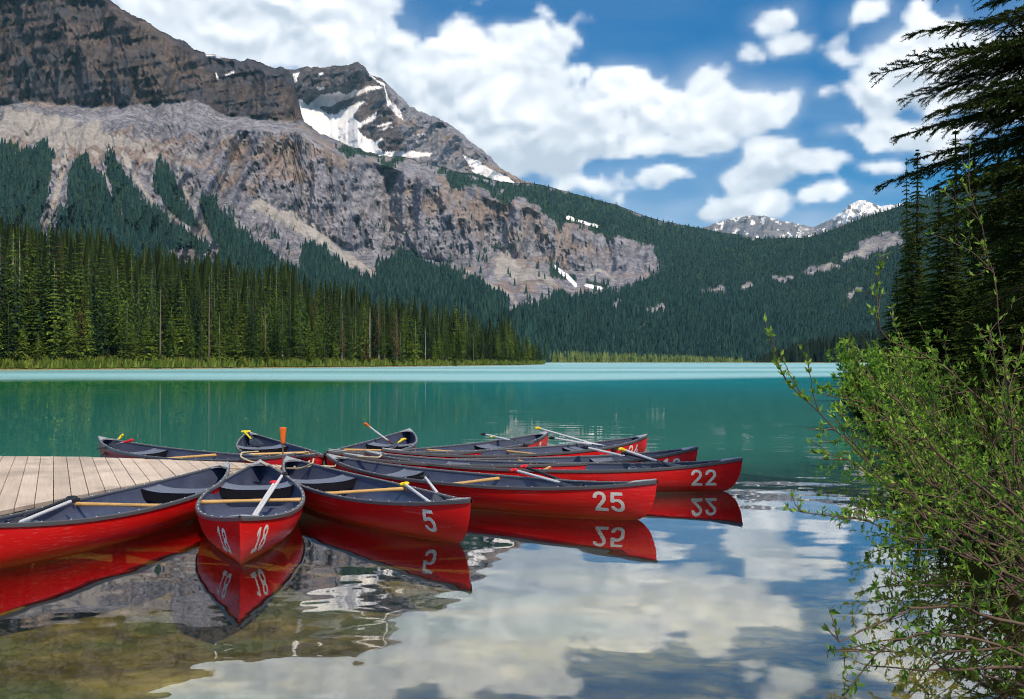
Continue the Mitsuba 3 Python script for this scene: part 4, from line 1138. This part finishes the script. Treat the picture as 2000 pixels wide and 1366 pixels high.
def willow(base, nst, lean, label, seed, Lr=(1.6, 3.0), spread=.45, leaf=(.030, .052), density=1.0, tints=((.06, .13, .018), (.17, .30, .045)), zmin=.05, r0=.013, group=None, paths=()):
    r = np.random.default_rng(seed)
    k = thing('willow_shrub', label, 'shrub', group)
    base = np.array(base, float); lean = np.array(lean, float)
    LV, tw = [], []
    for i in range(nst + len(paths)):
        p = base + np.array([r.normal(0, .22), r.normal(0, .30), 0])
        d = lean + r.normal(0, spread, 3) * [.8, 1.0, .8]; d[2] = abs(d[2]) + .12; d /= np.linalg.norm(d)
        L = r.uniform(*Lr)
        st = curve(p, d, L, 18, r, .075, r.uniform(-.035, .020))
        if i >= nst:
            D0, D1, pl = paths[i - nst]
            pl = resample(pl, 6.0)[::-1]
            st = at(pl[:, 0], pl[:, 1], np.linspace(D0, D1, len(pl)))
            st = resample(st, .05); L = len(st) * .05
            st = st + np.column_stack([meshkit.fbm(np.column_stack([np.arange(len(st)) * .35, np.full(len(st), i * 3.3), np.full(len(st), kk)]), 3, seed) - .5 for kk in range(3)]) * .05
            st = st[np.linspace(0, len(st) - 1, 18).astype(int)]
        st[:, 2] = np.maximum(st[:, 2], zmin)
        R0 = r0 * r.uniform(.5, 1.15)
        part(k, 'stem', mikit.ply(tube(st, np.linspace(R0, .0028, 18), 5), 'willow_bark', smooth=True))
        shoots = [(st, .35)]
        for s in np.linspace(.22, .98, int(L * 6.5)):
            j = min(int(s * 17), 16)
            t = st[j + 1] - st[j]; t /= np.linalg.norm(t)
            d2 = t * .7 + r.normal(0, .55, 3) + [0, 0, .22]; d2 /= np.linalg.norm(d2)
            l2 = L * r.uniform(.10, .26) * (1.1 - .5 * s)
            sh = curve(st[j], d2, l2, 8, r, .13, .03); sh[:, 2] = np.maximum(sh[:, 2], zmin)
            tw.append(tube(sh, np.linspace(.0042, .0014, 8), 4)); shoots.append((sh, .15))
            for q in range(2):
                if r.random() < .6:
                    e = sh[r.integers(3, 7)]
                    d3 = d2 + r.normal(0, .6, 3); d3 /= np.linalg.norm(d3)
                    s3 = curve(e, d3, l2 * r.uniform(.25, .5), 5, r, .15, .03)
                    tw.append(tube(s3, np.linspace(.0024, .001, 5), 3)); shoots.append((s3, 0.0))
        for sh, s0 in shoots:
            ln = np.linalg.norm(sh[-1] - sh[0])
            m = max(int(ln / .052 * density * (1 - s0) * r.uniform(.3, 1.1)), 1)
            for u in s0 + (1 - s0) * (1 - r.random(m) ** 1.5):
                j = min(int(u * (len(sh) - 1)), len(sh) - 2)
                t = sh[j + 1] - sh[j]; t /= np.linalg.norm(t) + 1e-9
                c = sh[j] + (sh[j + 1] - sh[j]) * r.random()
                for _ in range(r.integers(2, 5)):
                    dd = t * .6 + r.normal(0, .5, 3) + [0, 0, .28]
                    LV.append((c, dd / np.linalg.norm(dd), r.uniform(*leaf)))
    part(k, 'twigs', mikit.ply(join(tw), 'willow_bark'), kind='stuff')
    v, f, c = leaf_mesh(np.array([a for a, _, _ in LV]), np.array([b for _, b, _ in LV]), np.array([c_ for _, _, c_ in LV]), r, *tints)
    part(k, 'foliage', mikit.ply((v, f), 'willow_leaf', smooth=True, color=c), kind='stuff')
    return len(LV)


B_ = ((.12, .26, .03), (.36, .58, .10))
willow((3.25, 5.2, .10), 10, (-.95, .12, .42), 'nearest willow shrub at the lower right, its branches arching low over the water', 1, (.95, 1.6), .30, density=1.15, tints=((.07, .16, .022), (.20, .38, .06)),
       paths=[(5.0, 4.8, [(1606, 1222), (1640, 1252), (1700, 1222), (1780, 1185), (1880, 1190), (2030, 1230)]), (4.6, 4.6, [(1640, 1366), (1668, 1330), (1702, 1280), (1745, 1250), (1830, 1232), (1950, 1262), (2040, 1300)])])
willow((3.5, 6.6, .12), 12, (-.95, .08, .62), 'leafy willow with long bare stems reaching farthest left over the lake', 2, (1.25, 1.95), .24, density=1.4, tints=B_,
       paths=[(6.4, 5.9, [(1513, 700), (1530, 742), (1562, 772), (1612, 812), (1645, 855), (1722, 932), (1805, 1012), (1905, 1092), (2030, 1170)]), (6.8, 6.4, [(1610, 768), (1700, 790), (1742, 832), (1792, 922), (1852, 972), (1942, 1052), (2040, 1130)]),
              (6.2, 6.0, [(1532, 990), (1562, 1002), (1662, 1012), (1742, 1040), (1802, 1052), (1882, 1082), (2030, 1150)]), (7.2, 6.8, [(1722, 500), (1712, 600), (1714, 638), (1746, 672), (1802, 692), (1852, 722), (1922, 792), (2030, 872)]),
              (6.6, 6.4, [(1660, 690), (1700, 740), (1760, 790), (1830, 880), (1920, 960), (2030, 1040)]), (6.6, 6.6, [(1590, 880), (1660, 905), (1740, 940), (1830, 1000), (1930, 1050), (2030, 1100)])])
willow((4.0, 8.2, .15), 13, (-.75, .05, .75), 'willow shrub with light green upright shoots in front of the spruces', 3, (1.25, 2.05), .30, density=1.5, tints=B_)
willow((3.55, 7.2, .15), 3, (-.16, 0, 1.15), 'tall thin willow with a few pale stems at the right edge', 4, (1.2, 1.8), .10, density=.9, tints=B_,
       paths=[(6.8, 6.6, [(1880, 350), (1906, 402), (1926, 472), (1942, 562), (1957, 682), (1968, 800), (1990, 960), (2030, 1130)])])
willow((2.95, 4.3, .06), 7, (-.82, .25, .12), 'low dark willow branches spreading just above the water in the lower right corner', 5, (.65, 1.3), .30, density=1.0, tints=((.06, .13, .018), (.17, .32, .05)))
willow((5.0, 11.0, .2), 16, (-.65, .0, .75), 'willow shrub farther along the bank, behind the nearest ones', 6, (1.3, 2.2), .36, leaf=(.04, .065), density=1.5, tints=B_)
willow((6.4, 16.5, .2), 18, (-.5, .0, .75), 'rounded willow shrub on the bank in front of the distant spit', 7, (1.2, 2.0), .42, leaf=(.05, .085), density=1.4, tints=B_)
willow((9.4, 26, .2), 20, (-.45, 0, .8), 'bright green shrub at the waterside below the right bank spruces', 8, (1.3, 2.2), .42, leaf=(.08, .13), density=1.2, tints=B_)
willow((14.6, 44, .2), 20, (-.4, 0, .8), 'farthest green shrub at the foot of the right bank spruces', 9, (1.5, 2.6), .42, leaf=(.12, .18), density=1.0, tints=B_)

# ferns, moss and brush on the bank under the shrubs: one ground cover
rg = np.random.default_rng(77)
bl_ = resample(shore_right[1:10], .05)
n = 9000
j = rg.integers(0, len(bl_) - 1, n)
o = rg.gamma(1.3, 1.6, n) + .15
P = np.column_stack([bl_[j, 0] + o * .93, bl_[j, 1] - o * .3, np.interp(o, [0, .25, .8, 2, 6, 20], [0, .1, .26, .5, 1.1, 2.5]) - .05])
v, f, c = tufts(P, rg.uniform(.18, .55, n) * np.interp(P[:, 1], [4, 12, 40], [.8, 1.2, 2.0]), 8, (.022, .034, .008), (.07, .10, .022), 8)
scene['undergrowth'] = mikit.ply((v, f), 'vertex_green', color=c)
labels['undergrowth'] = {'label': 'dark green brush and ferns on the right bank under the willows', 'category': 'undergrowth', 'kind': 'stuff'}
# ------------------------------------------------------------------ haze
if HAZE:
    scene['haze_air'] = {'type': 'homogeneous', 'albedo': rgb(.40, .78, 1.0), 'sigma_t': HAZE, 'phase': {'type': 'isotropic'}}
    scene['haze'] = {'type': 'cube', 'to_world': T().translate([0, 2000, 715]).scale([14000, 14000, 735]), 'bsdf': {'type': 'null'}, 'interior': {'type': 'ref', 'id': 'haze_air'}}
    labels['haze'] = {'label': 'thin blue air haze over the valley', 'category': 'haze', 'kind': 'stuff'}
    scene['camera']['medium'] = {'type': 'ref', 'id': 'haze_air'}
